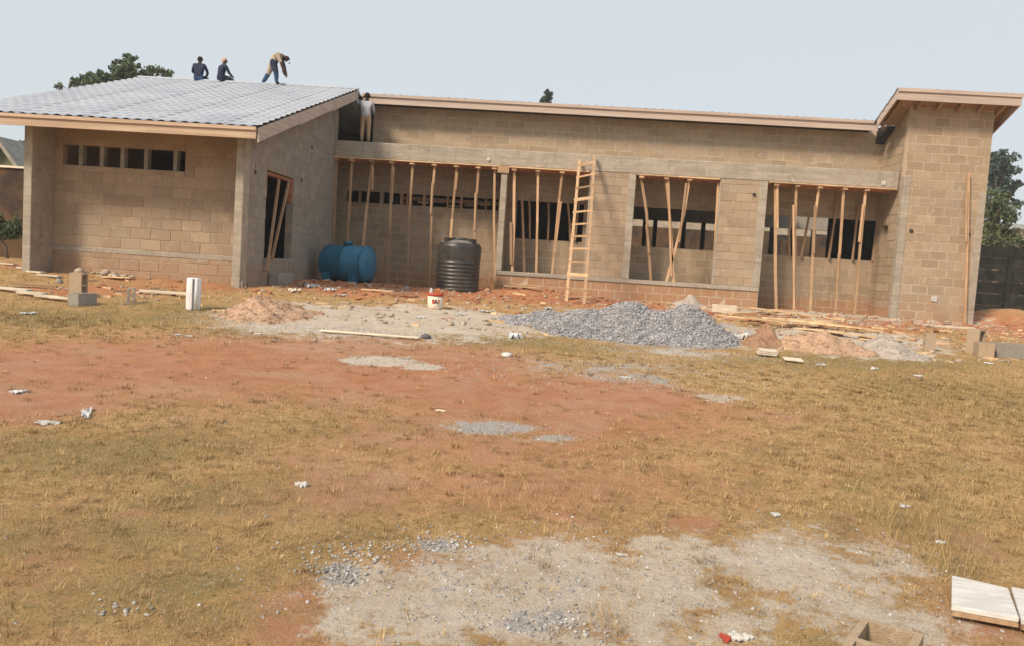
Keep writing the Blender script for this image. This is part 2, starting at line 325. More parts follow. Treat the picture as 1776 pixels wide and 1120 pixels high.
for q in ((330, 490, 130, 24), (110, 480, 160, 22), (150, 505, 120, 12, .8), (470, 500, 90, 14), (590, 500, 130, 16), (800, 512, 160, 18), (960, 514, 150, 26), (1080, 530, 130, 16, .8), (1400, 555, 260, 20, .7), (1600, 560, 120, 16, .8), (1740, 568, 90, 28), (1740, 600, 80, 16, .5)): patch('m_orange', *q)
for q in ((600, 555, 190, 26), (760, 556, 170, 24), (500, 540, 80, 18, .8), (860, 562, 60, 16), (660, 626, 66, 8), (735, 636, 34, 5), (1450, 590, 180, 18), (1290, 590, 90, 14), (1420, 545, 140, 10, .7), (1200, 610, 120, 10, .5)): patch('m_sand', *q)
for q in ((990, 1050, 430, 115, .72), (720, 1030, 220, 80, .72), (1380, 985, 220, 66, .72), (1480, 1060, 170, 60, .66), (1160, 945, 140, 30, .55), (800, 960, 130, 25, .62), (1250, 690, 40, 6, .8)): patch('m_sand', *q)
for q in ((860, 742, 85, 13, .75), (960, 760, 60, 8, .6), (1100, 645, 220, 22, .42), (980, 640, 90, 16, .45), (590, 995, 60, 26, .6), (780, 945, 70, 16, .6), (960, 1085, 120, 36, .5), (900, 1020, 330, 70, .36), (1300, 1020, 220, 50, .34), (1130, 575, 170, 28, .8), (250, 490, 60, 8, .4), (940, 552, 80, 10, .5)): patch('m_grey', *q)
for q in ((130, 552, 220, 18, .8), (300, 535, 140, 14, .7), (450, 575, 80, 8, 1), (200, 500, 120, 10, .5), (860, 590, 160, 12, .9), (1000, 600, 120, 10, .7), (1480, 628, 240, 14, .8), (1660, 690, 170, 45, .6), (130, 790, 260, 44, .75), (420, 860, 200, 50, .6), (80, 950, 220, 70, .75), (250, 1030, 260, 60, .7), (540, 960, 80, 40, .5), (1600, 920, 110, 40, .6), (1050, 1085, 30, 12, .9), (420, 1070, 180, 44, .75), (600, 740, 200, 25, .5)): patch('m_green', *q)
_r = random.Random(3)
for _ in range(150):
    px_, py_ = _r.uniform(0, 1776), _r.uniform(640, 1110); c_ = spot(px_, py_); k_ = _r.random()
    PATCH['m_red' if k_ < .55 else 'm_green'].append((c_.x, c_.y, _r.uniform(.08, .4), _r.uniform(.06, .25), _r.uniform(0, 3), _r.uniform(.4, .75) if 450 < px_ < 1350 or k_ >= .55 else _r.uniform(.25, .5)))
def masks(x, y):
    out = {}
    for k, L in PATCH.items():
        v = np.zeros_like(x)
        for (cx, cy, rx, ry, an, s) in L:
            dx, dy = x-cx, y-cy; u = (dx*math.cos(an)+dy*math.sin(an))/rx; w = (-dx*math.sin(an)+dy*math.cos(an))/ry
            v = np.maximum(v, s*np.clip(1.35-.8*np.sqrt(u*u+w*w), 0, 1))
        out[k] = v
    return out
ys = np.concatenate([np.linspace(-60, 2.4, 18)[:-1], np.arange(2.4, 9, .07), np.arange(9, 19, .1), np.arange(19, 30, .2), np.linspace(30, 60, 20), np.geomspace(63, 420, 12)])
xs = np.concatenate([-np.geomspace(410, 17, 14), np.arange(-16.5, 16.5, .11), np.geomspace(17, 410, 14)])
GX, GY = np.meshgrid(xs, ys); gzv = ground_z(GX.ravel(), GY.ravel())
V = np.stack([GX.ravel(), GY.ravel(), gzv], 1); nx, ny = len(xs), len(ys)
ii = (np.arange(ny-1)[:, None]*nx+np.arange(nx-1)[None]).ravel(); Fq = np.stack([ii, ii+1, ii+nx+1, ii+nx], 1)
ground = mesh_ob('ground', V, Fq, M['ground'], smooth=True); tag(ground, kind='structure')
for k, v in masks(GX.ravel(), GY.ravel()).items():
    a = ground.data.attributes.new(k, 'FLOAT', 'POINT'); a.data.foreach_set('value', v.astype(np.float32))
ground.data.update()

# ---------------------------------------------------------------- the building
Y1, YW, Y2, Y3, YP = 17.42, 18.22, 24.20, 23.90, 25.70
XA, XB, XC, XD = -11.97, -11.78, -7.18, -6.99
XT, XU = 9.60, 11.90
FL, ZCB, ZCT = 1.525, 4.638, 5.116
BLD = empty('building', (0, 22, .8), 0, 'long unfinished brown block building with tiled wing, propped porch and taller end tower', 'building')
def local(v): return Vector(v)-BLD.location
def bpart(mb_or_ob, name=None, mat=None, label=None, smooth=False):
    o = mb_or_ob.build(name, mat, None, smooth) if isinstance(mb_or_ob, MB) else mb_or_ob
    o.parent = BLD; o.matrix_parent_inverse = Matrix.Translation(-BLD.location)
    if label: o['label'] = label
    return o
def unit_block(mat):
    mb = MB(); mb.box((-.5, -.5, -.5), (.5, .5, .5)); o = mb.build('block', M[mat]); bm = bmesh.new(); bm.from_mesh(o.data)
    bmesh.ops.bevel(bm, geom=bm.edges[:], offset=.03, segments=1, affect='EDGES'); bm.to_mesh(o.data); bm.free()
    me = o.data; bpy.data.objects.remove(o); return me
UB = {k: unit_block(k) for k in ('block', 'block_shade_grey', 'block_red')}
NBLOCK = [0]
def sub(rects, o):
    out = []
    for (a, b, c, d) in rects:
        x0, x1, y0, y1 = max(a, o[0]), min(b, o[1]), max(c, o[2]), min(d, o[3])
        if x1-x0 <= .001 or y1-y0 <= .001: out.append((a, b, c, d)); continue
        if x0 > a: out.append((a, x0, c, d))
        if x1 < b: out.append((x1, b, c, d))
        if y0 > c: out.append((x0, x1, c, y0))
        if y1 < d: out.append((x0, x1, y1, d))
    return out
def wall(origin, rz, L, z0, z1, th=.22, opens=(), ch=.245, bl=.47, mat='block', red_to=None, mortar='mortar', single=False, top=None, jit=.004, start=0.0, j=.016):
    """block wall: local x along, outer face at y=0 looking to -y; z absolute"""
    top = top or (lambda u: z1)
    core = MB(); g = .009
    cells = [(0.0, L, z0, z1)]
    for o in opens: cells = sub(cells, o)
    segs = []
    for (a, b, c, d) in cells:
        n = max(1, int((b-a)/.6)) if top(0) != top(L) else 1
        for i in range(n): segs.append((a+(b-a)*i/n, a+(b-a)*(i+1)/n, c, d))
    for (a, b, c, d) in segs:
        ta, tb = min(d, top(a)), min(d, top(b))
        if ta <= c+.002 and tb <= c+.002: continue
        ta, tb = max(ta, c+.001), max(tb, c+.001)
        a2, b2 = a, b
        for o in opens:   # keep mortar a little inside the reveals
            if abs(a-o[1]) < .002 and d > o[2]+.01 and c < o[3]-.01: a2 = a+g
            if abs(b-o[0]) < .002 and d > o[2]+.01 and c < o[3]-.01: b2 = b-g
        g2 = .004 if mortar == 'mortar_pale' else g
        core.hexa([(a2, g2, c), (b2, g2, c), (b2, th-g, c), (a2, th-g, c), (a2, g2, ta-.003), (b2, g2, tb-.003), (b2, th-g, tb-.003), (a2, th-g, ta-.003)])
    w = core.build('wall', M[mortar]); w.location = origin; w.rotation_euler = (0, 0, rz)
    w.parent = BLD; w.matrix_parent_inverse = Matrix.Translation(-BLD.location)
    joined = {}; k = 0; z = z0+start
    while z < z1-.02:
        zt = min(z+ch, z1); off = (.5*bl if k % 2 else 0.0)+random.uniform(-.03, .03); u = -off
        while u < L-.01:
            step = bl*random.choice((1, 1, 1, 1, 1, .97, 1.03))
            rects = [(max(u, 0), min(u+step, L), z, zt)]
            for o in opens: rects = sub(rects, o)
            for (a, b, c, d) in rects:
                if b-a < .05 or d-c < .03: continue
                t0, t1 = min(d, top(a)), min(d, top(b))
                if min(t0, t1) < c+.03: continue
                mt = 'block_red' if (red_to is not None and (c+d)/2 < red_to+random.uniform(-.05, .05)) else mat
                dy = random.uniform(-jit, jit)
                jj = j*random.uniform(.6, 1.3)
                if single and NBLOCK[0] < 296 and abs(t0-d) < .001 and abs(t1-d) < .001 and (b-a) > .12 and d-c > .1:
                    o = bpy.data.objects.new('block', UB[mt]); COL.objects.link(o); o.parent = w; NBLOCK[0] += 1
                    o.location = ((a+b)/2, th/2+dy, (c+d)/2); o.scale = (b-a-jj, th, d-c-jj); o.rotation_euler = (random.uniform(-.004, .004), random.uniform(-.006, .006), random.uniform(-.004, .004))
                else:
                    mb = joined.setdefault(mt, MB()); e = jj/2
                    mb.hexa([(a+e, dy, c+e), (b-e, dy, c+e), (b-e, th+dy, c+e), (a+e, th+dy, c+e), (a+e, dy, t0-e), (b-e, dy, t1-e), (b-e, th+dy, t1-e), (a+e, th+dy, t0-e)], random.random())
            u += step
        z += ch; k += 1
    for mt, mb in joined.items():
        o = mb.build('blockwork', M[mt], w); o['kind'] = 'stuff'
    return w
def conc(a, b, name='column', mat='concrete', bv=.012, label=None):
    mb = MB(); mb.box(a, b); o = mb.build(name, M[mat]); bevel(o, bv); return bpart(o, label=label)

# roof planes of the wing
EZ, RZ_, EY, RY = 4.245, 6.70, 16.75, 24.62
slope = (RZ_-EZ)/(RY-EY)
def wing_z(y): return EZ+(y-EY)*slope
# wing front: end piers and the recessed window wall
conc((XA, Y1, .55), (XB, YW+.25, wing_z(Y1)-.12), 'column', 'concrete')
conc((XC, Y1, .55), (XD, Y1+.36, wing_z(Y1)-.12), 'column', 'concrete')
wt = [at(110, 250, YW), at(320, 297.5, YW)]
wx0, wx1 = wt[0].x, wt[1].x; wz0, wz1 = 3.385, 3.85
WL = XC-XB
wall((XB, YW, 0), 0, WL, .70, 4.44, .22, [(wx0-XB, wx1-XB, wz0, wz1)], .247, .47, 'block', None, single=True, start=.087)
conc((XB+.004, YW-.012, FL-.12), (XC-.004, YW+.1, FL), 'tie_beam', 'concrete')
for px in (138.5, 175, 211, 252, 303):
    p = at(px, 275, YW); mb = MB(); mb.box((p.x-.045, YW+.03, wz0+.002), (p.x+.045, YW+.19, wz1-.002)); bpart(mb, 'mullion', M['concrete_grey'])
# wing side wall with the doorway, top follows the roof
dy0, dy1, dz1 = 18.80, 20.72, 3.59
wall((XD, Y1+.36, 0), R(90), Y2-Y1-.36, .70, 7, .19, [(dy0-Y1-.36, dy1-Y1-.36, FL, dz1)], .247, .47, 'block_shade_grey', None, top=lambda u: wing_z(Y1+.36+u)-.14, jit=.003)
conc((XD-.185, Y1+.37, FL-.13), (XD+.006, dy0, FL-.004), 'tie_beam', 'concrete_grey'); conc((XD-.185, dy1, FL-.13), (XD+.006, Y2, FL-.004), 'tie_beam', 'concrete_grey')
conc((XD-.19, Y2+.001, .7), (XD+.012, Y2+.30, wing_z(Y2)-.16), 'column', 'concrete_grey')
wall((XA, 35, 0), R(-90), 35-YW-.25, .7, 4.4, .2, (), mat='block')
# door lining boards and dark threshold
mb = MB(); mb.box((XD-.20, dy0+.02, dz1-.10), (XD-.03, dy1-.02, dz1-.03)); bpart(mb, 'door_lintel_board', M['red_board'])
for yy in (dy0+.03, dy1-.09):
    mb = MB(); mb.box((XD-.17, yy, dz1-.62), (XD-.02, yy+.05, dz1-.11)); bpart(mb, 'door_side_board', M['red_board'])
# roof sheets of the wing
def tile_sheet(x0, x1, y0, y1, zf, hip=None, thick=.03, dx=.05, row=.34, lift=0.0):
    nr = max(2, int(round((y1-y0)/row))); us = np.linspace(x0, x1, max(3, int((x1-x0)/dx)+1)); rows = []
    for i in range(nr):
        a = y0+(y1-y0)*i/nr; b = y0+(y1-y0)*(i+1)/nr
        rows += [(a, .04), (b-.004, .0)]
    vs, W = [], len(us)
    for (yy, st) in rows:
        for u in us:
            y_ = yy
            if hip: y_ = min(yy, max(hip(u), y0))
            wv = .017*math.cos((u)*2*math.pi/.25)
            vs.append((u, y_, zf(y_)+st+wv+lift+.0035*math.sin(u*3.1+yy*2.0)))
    fs = []
    for i in range(len(rows)-1):
        for k in range(W-1):
            a0 = i*W+k; fs.append((a0, a0+1, a0+1+W, a0+W))
    n0 = len(vs)
    return vs, fs
XE0, XE1 = -12.50, -6.47
RX0 = -13.32
hip = None
xl = -13.5
edges = np.linspace(-13.3, XE1-.03, 10)
def hip_line(u):    # the verge leans in slightly towards the ridge
    return RY
for i in range(len(edges)-1):
    vs_, fs_ = tile_sheet(edges[i], edges[i+1]+.03, EY-.08, RY+.02, wing_z, None, lift=.004*(i % 2)+.01)
    bpart(mesh_ob('roof_sheet', vs_, fs_, M['roof'], None, False))
# ridge and rear slope
vs_, fs_ = tile_sheet(-13.3, XE1, 0, 9.0, lambda v: RZ_-v*.27, None, dx=.1)
vs_ = [(x, RY+.03+y, z) for x, y, z in vs_]; bpart(mesh_ob('roof_sheet', vs_, fs_, M['roof']))
mb = MB(); mb.tube([(-13.32, RY, RZ_+.02), (XE1+.02, RY, RZ_+.02)], [.07, .07], 8); bpart(mb, 'ridge_cap', M['roof'])
mb = MB(); mb.hexa([(-13.28, EY+.02, wing_z(EY+.02)-.06), (XE1-.05, EY+.02, wing_z(EY+.02)-.06), (XE1-.05, RY, RZ_-.06), (-13.28, RY, RZ_-.06), (-13.28, EY+.02, wing_z(EY+.02)-.03), (XE1-.05, EY+.02, wing_z(EY+.02)-.03), (XE1-.05, RY, RZ_-.03), (-13.28, RY, RZ_-.03)])
bpart(mb, 'roof_deck', M['timber_dull'])
# fascia and barge boards
mb = MB(); mb.box((-13.3, EY-.035, EZ-.235), (XE1-.02, EY, EZ-.012)); bpart(bevel(mb.build('fascia_board', M['fascia']), .004))
mb = MB(); mb.box((-13.3, EY-.075, EZ-.062), (XE1-.02, EY-.037, EZ+.008)); bpart(mb, 'fascia_trim', M['fascia'])
nb = 3
for i in range(nb):
    ya, yb = EY+(RY-EY)*i/nb, EY+(RY-EY)*(i+1)/nb-.012
    mb = MB(); mb.hexa([(XE1, ya, wing_z(ya)-.30), (XE1+.03, ya, wing_z(ya)-.30), (XE1+.03, yb, wing_z(yb)-.27), (XE1, yb, wing_z(yb)-.27), (XE1, ya, wing_z(ya)-.01), (XE1+.03, ya, wing_z(ya)-.01), (XE1+.03, yb, wing_z(yb)-.01), (XE1, yb, wing_z(yb)-.01)])
    bpart(mb, 'barge_board', M['fascia_grey'])  # grey instead of wood tone paints the shade on this roof edge
for i in range(9):    # rafters under the wing eave
    x = -12.9+i*.78; mb = MB(); mb.hexa([(x, EY+.04, wing_z(EY+.04)-.17), (x+.05, EY+.04, wing_z(EY+.04)-.17), (x+.05, 24.0, wing_z(24.0)-.17), (x, 24.0, wing_z(24.0)-.17), (x, EY+.04, wing_z(EY+.04)-.065), (x+.05, EY+.04, wing_z(EY+.04)-.065), (x+.05, 24.0, wing_z(24.0)-.065), (x, 24.0, wing_z(24.0)-.065)])
    bpart(mb, 'rafter', M['timber_dull'])
mb = MB(); mb.box((-13.26, EY+.06, EZ-.24), (-13.2, 17.2, EZ-.05)); bpart(mb, 'fascia_board', M['fascia_grey'])

# main wall (porch back wall and the high wall above the porch slab)
XM0 = XD-.75
gapx = at(648, 200, YP).x
bx = lambda px: at(px, 420, YP).x
A0, A1 = at(600, 350, YP).x, at(864, 355, YP).x
oA = (A0-XM0, A1-XM0, 3.41, 3.775); oB = (bx(893)-XM0, .62-XM0, 2.59, 3.78)
oC = (2.15-XM0, 4.80-XM0, 2.58, 3.81); oD = (bx(1323)-XM0, bx(1528)-XM0, 2.575, 3.81)
shade_gap = (.3, gapx-XM0, 5.08, 6.62)  # opening added so the wall reads as dark shade beside the wing roof
wall((XM0, YP, 0), 0, XT+.26-XM0, .70, 6.62, .22, [oA, oB, oC, oD, shade_gap], .247, .47, 'block', 1.36, mortar='mortar_pale', start=.087, j=.022, top=lambda u: 6.62 if u < 9.1-XM0 else 6.30)
# mullions and struts in the porch clerestory
for px, w in ((623, .05), (661, .12), (676, .05), (696, .09), (706, .05), (735, .09), (776, .05), (800, .08), (826, .05), (843, .05)):
    p = at(px, 348, YP); mb = MB(); mb.box((p.x-w/2, YP+.04, 3.412), (p.x+w/2, YP+.17, 3.773)); bpart(mb, 'mullion', M['block'] if w > .1 else M['timber_dull'])
# porch plinth, floor, piers, columns, beam and slab
PX0, PX1 = at(860, 490, Y2).x, at(1314, 520, Y2).x
wall((PX0, Y2+.02, 0), 0, PX1-PX0, .55, FL-.12, .22, (), .245, .47, 'block_red', 3, mortar='mortar_pale', start=.12, single=True)
conc((PX0-.02, Y2-.015, FL-.12), (PX1+.012, YP-.003, FL), 'floor_slab', 'concrete')
p1a, p1b = .708, 2.046; p2a, p2b = 4.507, 5.871
wall((p1a, Y2+.01, 0), 0, p1b-p1a, FL, ZCB, .22, (), .247, .47, 'block', None, single=True)
wall((p2a, Y2+.01, 0), 0, p2b-p2a, FL, ZCB, .22, (), .247, .47, 'block', None, single=True)
for (a, b) in ((p1b-.2, p1b+.006), (p2b-.22, p2b+.008), (p1a-.006, p1a+.05), (p2a-.006, p2a+.04)): conc((a, Y2, FL+.001), (b, Y2+.24, ZCB-.001), 'column', 'concrete')
c1a, c1b = at(868.5, 320, Y2).x, at(879, 320, Y2).x
conc((c1a, Y2, FL+.001), (c1b, Y2+.3, ZCB-.001), 'column', 'concrete')
mb = MB(); mb.box((c1a+.02, Y2+.31, FL), (c1b-.004, YP-.004, ZCB)); bpart(mb, 'return_wall', M['block'])
conc((p2b-.2, Y2+.03, .5), (p2b+.006, Y2+.26, FL-.122), 'column', 'concrete')
conc((XD+.013, Y2, ZCB), (XT-.02, Y2+.26, ZCT), 'canopy_beam', 'concrete', .018)
conc((XD+.02, Y2+.262, ZCT-.16), (XT-.02, YP-.004, ZCT-.01), 'canopy_slab', 'concrete')
# main roof: timber fascia and monopitch sheets falling to the back
def main_z(y): return 6.74-(y-25.1)*.2
mb = MB(); mb.box((-6.44, 25.08, 6.41), (9.17, 25.115, 6.63)); bpart(bevel(mb.build('fascia_board', M['fascia_grey']), .004))
mb = MB(); mb.box((-6.44, 25.03, 6.615), (9.17, 25.078, 6.70)); bpart(mb, 'fascia_trim', M['fascia_grey'])
vs_, fs_ = tile_sheet(-6.45, 9.16, 25.07, 36.0, lambda v: main_z(v)-.08, None, dx=.1, row=.36)
bpart(mesh_ob('roof_sheet', vs_, fs_, M['roof']))
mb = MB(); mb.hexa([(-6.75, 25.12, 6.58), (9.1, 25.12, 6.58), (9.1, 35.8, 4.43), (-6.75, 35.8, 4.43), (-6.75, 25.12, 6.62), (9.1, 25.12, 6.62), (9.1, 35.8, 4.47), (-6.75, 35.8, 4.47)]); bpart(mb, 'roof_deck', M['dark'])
# tower
zt = lambda y: 7.02-(y-Y3)*.42
wall((XT, Y3, 0), 0, XU-XT, .55, 6.98, .22, (), .25, .47, 'block', None, mortar='mortar_pale', single=True, start=.1, j=.026)
sw = YP-Y3-.225
wall((XT, YP-.003, 0), R(-90), sw, .55, 6.98, .22, [(.45, .95, 2.75, 3.62)], .25, .47, 'block', 1.2, top=lambda u: zt(YP-u), mortar='mortar', start=.1)
wall((XU, Y3+.225, 0), R(90), 4.2, .55, 6.98, .22, (), .25, .47, 'block', 1.2, top=lambda u: zt(Y3+u))
for (a, b) in ((XT-.006, XT+.19), (XU-.20, XU+.008)): conc((a, Y3-.012, .56), (b, Y3+.21, 5.0 if a < XU-1 else 4.6), 'column', 'concrete')
TX0, TX1, TY0, TY1 = 8.94, 12.27, 23.3, 29.0
tz = lambda y: 7.27-(y-TY0)*.44
for i, (a, b, ye) in enumerate(((TX0-.03, 9.62, 24.85), (9.60, 10.7, TY1), (10.67, 11.5, TY1), (11.47, TX1+.03, TY1))):
    vs_, fs_ = tile_sheet(a, b, TY0-.03, ye, tz, None, row=.34, lift=.006*(i % 2)-.055); bpart(mesh_ob('roof_sheet', vs_, fs_, M['roof']))
mb = MB(); mb.hexa([(TX0+.03, TY0+.04, tz(TY0)-.07), (TX1-.03, TY0+.04, tz(TY0)-.07), (TX1-.03, 24.8, tz(24.8)-.07), (TX0+.03, 24.8, tz(24.8)-.07), (TX0+.03, TY0+.04, tz(TY0)-.04), (TX1-.03, TY0+.04, tz(TY0)-.04), (TX1-.03, 24.8, tz(24.8)-.04), (TX0+.03, 24.8, tz(24.8)-.04)]); bpart(mb, 'roof_deck', M['timber_dull'])
mb = MB(); mb.box((TX0, TY0-.03, 6.95), (TX1, TY0+.005, 7.20)); bpart(bevel(mb.build('fascia_board', M['fascia_grey']), .004))
mb = MB(); mb.box((TX0, TY0-.07, 7.18), (TX1+.02, TY0-.032, 7.275)); bpart(mb, 'fascia_trim', M['fascia_grey'])
for x in (TX0, TX1-.03):
    for i in range(2 if x > 10 else 1):
        ya, yb = TY0+.007+i*1.3, TY0+(i+1)*1.3-.005
        if x > 10: yb = ya+1.28
        mb = MB(); mb.hexa([(x, ya, tz(ya)-.30), (x+.03, ya, tz(ya)-.30), (x+.03, yb, tz(yb)-.28), (x, yb, tz(yb)-.28), (x, ya, tz(ya)-.01), (x+.03, ya, tz(ya)-.01), (x+.03, yb, tz(yb)-.01), (x, yb, tz(yb)-.01)]); bpart(mb, 'barge_board', M['fascia_grey'])
for i in range(6):
    x = TX0+.2+i*.56; TY1 = 24.8 if i < 2 else 29.0
    mb = MB(); mb.hexa([(x, TY0+.01, tz(TY0)-.2), (x+.05, TY0+.01, tz(TY0)-.2), (x+.05, TY1, tz(TY1)-.2), (x, TY1, tz(TY1)-.2), (x, TY0+.01, tz(TY0)-.075), (x+.05, TY0+.01, tz(TY0)-.075), (x+.05, TY1, tz(TY1)-.075), (x, TY1, tz(TY1)-.075)]); bpart(mb, 'rafter', M['timber_dull'])
mb = MB(); mb.hexa([(9.36, 24.86, tz(24.86)-.09), (9.59, 24.86, tz(24.86)-.09), (9.59, 25.69, 6.12), (9.36, 25.69, 6.12), (9.36, 24.86, tz(24.86)-.04), (9.59, 24.86, tz(24.86)-.04), (9.59, 25.69, 6.60), (9.36, 25.69, 6.60)]); bpart(mb, 'soffit_shade', M['dark'])  # dark wedge painted as the eave shade where main roof meets tower
# interior: floor, partitions added to darken the rooms, rear wall with its open bays
conc((XM0+.2, YP+.225, FL-.2), (XT, 34.4, FL-.02), 'floor_slab', 'concrete_grey')
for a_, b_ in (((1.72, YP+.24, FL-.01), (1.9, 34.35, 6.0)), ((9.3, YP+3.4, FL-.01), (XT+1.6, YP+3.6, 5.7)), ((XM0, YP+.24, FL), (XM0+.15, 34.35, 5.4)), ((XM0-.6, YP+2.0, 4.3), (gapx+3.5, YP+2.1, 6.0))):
    mb = MB(); mb.box(a_, b_); bpart(mb, 'shade_partition', M['dark'])
mb = MB(); mb.box((XM0+.2, 28.6, FL-.01), (1.70, 28.8, 5.9)); bpart(mb, 'shade_partition', M['dark'])
rb = MB(); rb.box((XM0, 34.5, .7), (2.4, 34.75, 4.9)); rb.box((2.402, 34.5, .7), (12.1, 34.75, 1.75)); rb.box((2.402, 34.5, 3.98), (12.1, 34.75, 4.9)); bpart(rb, 'rear_wall', M['block_shade_grey'])
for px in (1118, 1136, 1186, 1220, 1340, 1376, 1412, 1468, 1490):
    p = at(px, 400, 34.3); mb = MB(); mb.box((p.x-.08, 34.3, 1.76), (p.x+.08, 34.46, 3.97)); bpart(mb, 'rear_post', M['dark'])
mb = MB(); mb.box((XB+.01, 24.3, .8), (XD-.21, 24.5, 6.35)); bpart(mb, 'shade_partition', M['dark'])
mb = MB(); mb.box((XB+.01, 22.3, FL), (-8.2, 22.5, 5.6)); bpart(mb, 'shade_partition', M['dark'])
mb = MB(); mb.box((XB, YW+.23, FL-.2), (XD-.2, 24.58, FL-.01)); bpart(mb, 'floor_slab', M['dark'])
for i in range(6):
    x = A0+1.75+i*.5; mb = MB(); mb.box((x, YP+.42, 3.47+.05*(i % 3)), (x+.34, YP+.46, 3.52+.06*(i % 3))); bpart(mb, 'joist', M['plank' if i % 2 else 'timber_dull'])
mb = MB(); mb.box((A0+1.7, YP+.5, 3.60), (A1, YP+.56, 3.72)); bpart(mb, 'joist', M['timber_dull'])
# small fittings fixed to the walls
def fitting(px, py, Y, r, name, mat, square=False):
    p = at(px, py, Y); mb = MB()
    if square: mb.box((p.x-r, Y-.03, p.z-r), (p.x+r, Y+.004, p.z+r))
    else:
        mb.lathe([(r, -.004), (r, .03), (r*.8, .04)], 14); mb.v = [Vector((v.x+p.x, Y-v.z, v.z*0+p.z+v.y)) for v in mb.v]
    bpart(mb, name, M[mat])
fitting(847.5, 277, Y2, .055, 'junction_box', 'white'); fitting(1532, 318, Y2, .055, 'junction_box', 'white', True)
fitting(1619.5, 519, Y3, .075, 'socket_box', 'white', True); fitting(1580, 401, Y3, .055, 'pipe_hole', 'ink'); fitting(1308, 338, Y2, .045, 'pipe_hole', 'dark'); fitting(1679, 407, Y3-.012, .05, 'socket_box', 'ink', True)
p = at(463, 300, 17.5)
for (px, py) in ((443, 299), (523, 313), (541, 256)):
    q = atx(px, py, XD); mb = MB(); mb.box((XD-.01, q.y-.05, q.z-.05), (XD+.006, q.y+.05, q.z+.05)); bpart(mb, 'pipe_hole', M['ink'])

# ---------------------------------------------------------------- timber props, formwork, ladder
def prop(pts, bay, which, Y, w=.064, mat='timber', splice=None, head=True, Yb=None, base=None):
    top = at(*pts[0], Y); q = [at(x, y, Y if Yb is None else Y+(Yb-Y)*(y-pts[0][1])/(pts[-1][1]-pts[0][1])) for x, y in pts]
    if base == 'ground': b = q[-1]; b.z = gz(b.x, b.y)-.02
    elif base is not None: q[-1].z = base
    if len(q) == 2: q.insert(1, q[0].lerp(q[1], random.uniform(.35, .65)))
    for v in q[1:-1]: v.x += random.uniform(-.03, .03)
    if mat == 'timber' and random.random() < .25: mat = 'timber_dull'
    o = empty('timber_prop', q[-1], 0, (bay if which == 'one' else f'{which} {bay}'), 'timber prop', 'timber props holding up the porch formwork')
    loc = q[-1].copy(); mb = MB()
    for a, b in zip(q[:-1], q[1:]): mb.beam(a-loc, b-loc, w, .05, random.random())
    mb.build('pole', M[mat], o)
    if splice:
        (a, b) = [at(x, y, Y-.055) for x, y in splice]; mb = MB(); mb.beam(a-loc, b-loc, w*.85, .045, random.random()); mb.build('splice', M[mat], o)
    if head:
        t = q[0]-loc; mb = MB(); mb.box((t.x-.07, -.16+t.y, t.z+.001), (t.x+.07, .18+t.y, t.z+.075)); mb.build('head_block', M['timber'], o)
    return o
YA = Y2+.16
zb = ZCB-.11
def topz(px): # pixel row of the underside of the formwork there
    y = 260.0
    for _ in range(60):
        p = at(px, y, YA)
        y += (p.z-zb)*40
    return y
ORD = ['first', 'second', 'third', 'fourth', 'fifth', 'sixth', 'seventh', 'eighth', 'ninth', 'tenth']
bayA = 'timber prop from the left in the porch bay with the two tanks'
PA = [(584, [(578, 425), (577, 478)], None), (611, [(606, 380), (601, 490)], None), (646, [(637, 356), (624, 491)], [(647, 290), (646, 330)]), (681, [(677, 400), (671, 499)], [(683, 290), (680, 350)]), (716, [(711, 370), (708, 500)], None),
      (754, [(750, 340), (745, 500)], [(750, 318), (747, 372)]), (792, [(785, 380), (775, 500)], [(793, 300), (790, 330)]), (830, [(826, 370), (820, 500)], [(825, 335), (823, 400)]), (858, [(857, 380), (860, 500)], None)]
for i, (tx, rest, sp) in enumerate(PA):
    prop([(tx, topz(tx))]+rest, bayA, ORD[i], YA, .066 if i else .078, 'timber' if i else 'timber_dull', sp, base='ground')
o = prop([(862, 440), (844, 499)], 'short timber brace slanting from the lone concrete column down beside the black tank', 'one', YA+.25, .07, 'timber_dull', None, False, base='ground')
bayB = 'timber prop from the left between lone concrete column and ladder'
for i, (tx, rest, sp, mt, fz) in enumerate([(892, [(889.5, 400), (888.4, 471)], [(886, 386), (886, 460)], 'timber', 1), (933, [(933, 386), (930, 473)], None, 'timber', 1), (975, [(971, 345), (957.5, 475)], [(973, 350), (962, 440)], 'timber', 1)]):
    prop([(tx, topz(tx))]+rest, bayB, ORD[i], YA, .066 if i else .078, mt, sp, base=FL)
prop([(905, 336), (907.5, 386), (909.5, 468)], 'greyish timber prop standing farther back just right of the lone concrete column', 'one', Y2+.8, .075, 'timber_dull', None, False, base=FL)
bayC = 'timber prop from the left in the square bay right of the ladder'
for i, (tx, rest, sp) in enumerate([(1112, [(1120, 370), (1129, 482)], [(1121, 390), (1126, 440)]), (1155, [(1161, 385), (1168.5, 484)], [(1159, 312), (1164, 480)]), (1195, [(1184, 375), (1172, 430), (1156, 482)], [(1190, 318), (1178, 420)])]):
    prop([(tx, topz(tx))]+rest, bayC, ORD[i], YA, .066 if i else .078, 'timber', sp, base=FL)
prop([(1245.5, topz(1245)), (1241, 400), (1236, 492)], 'thin timber post against the right jamb of the square bay right of the ladder', 'one', YA, .06, 'timber', None, False, base=FL)
bayD = 'timber prop from the left in the wide open bay beside the end tower'
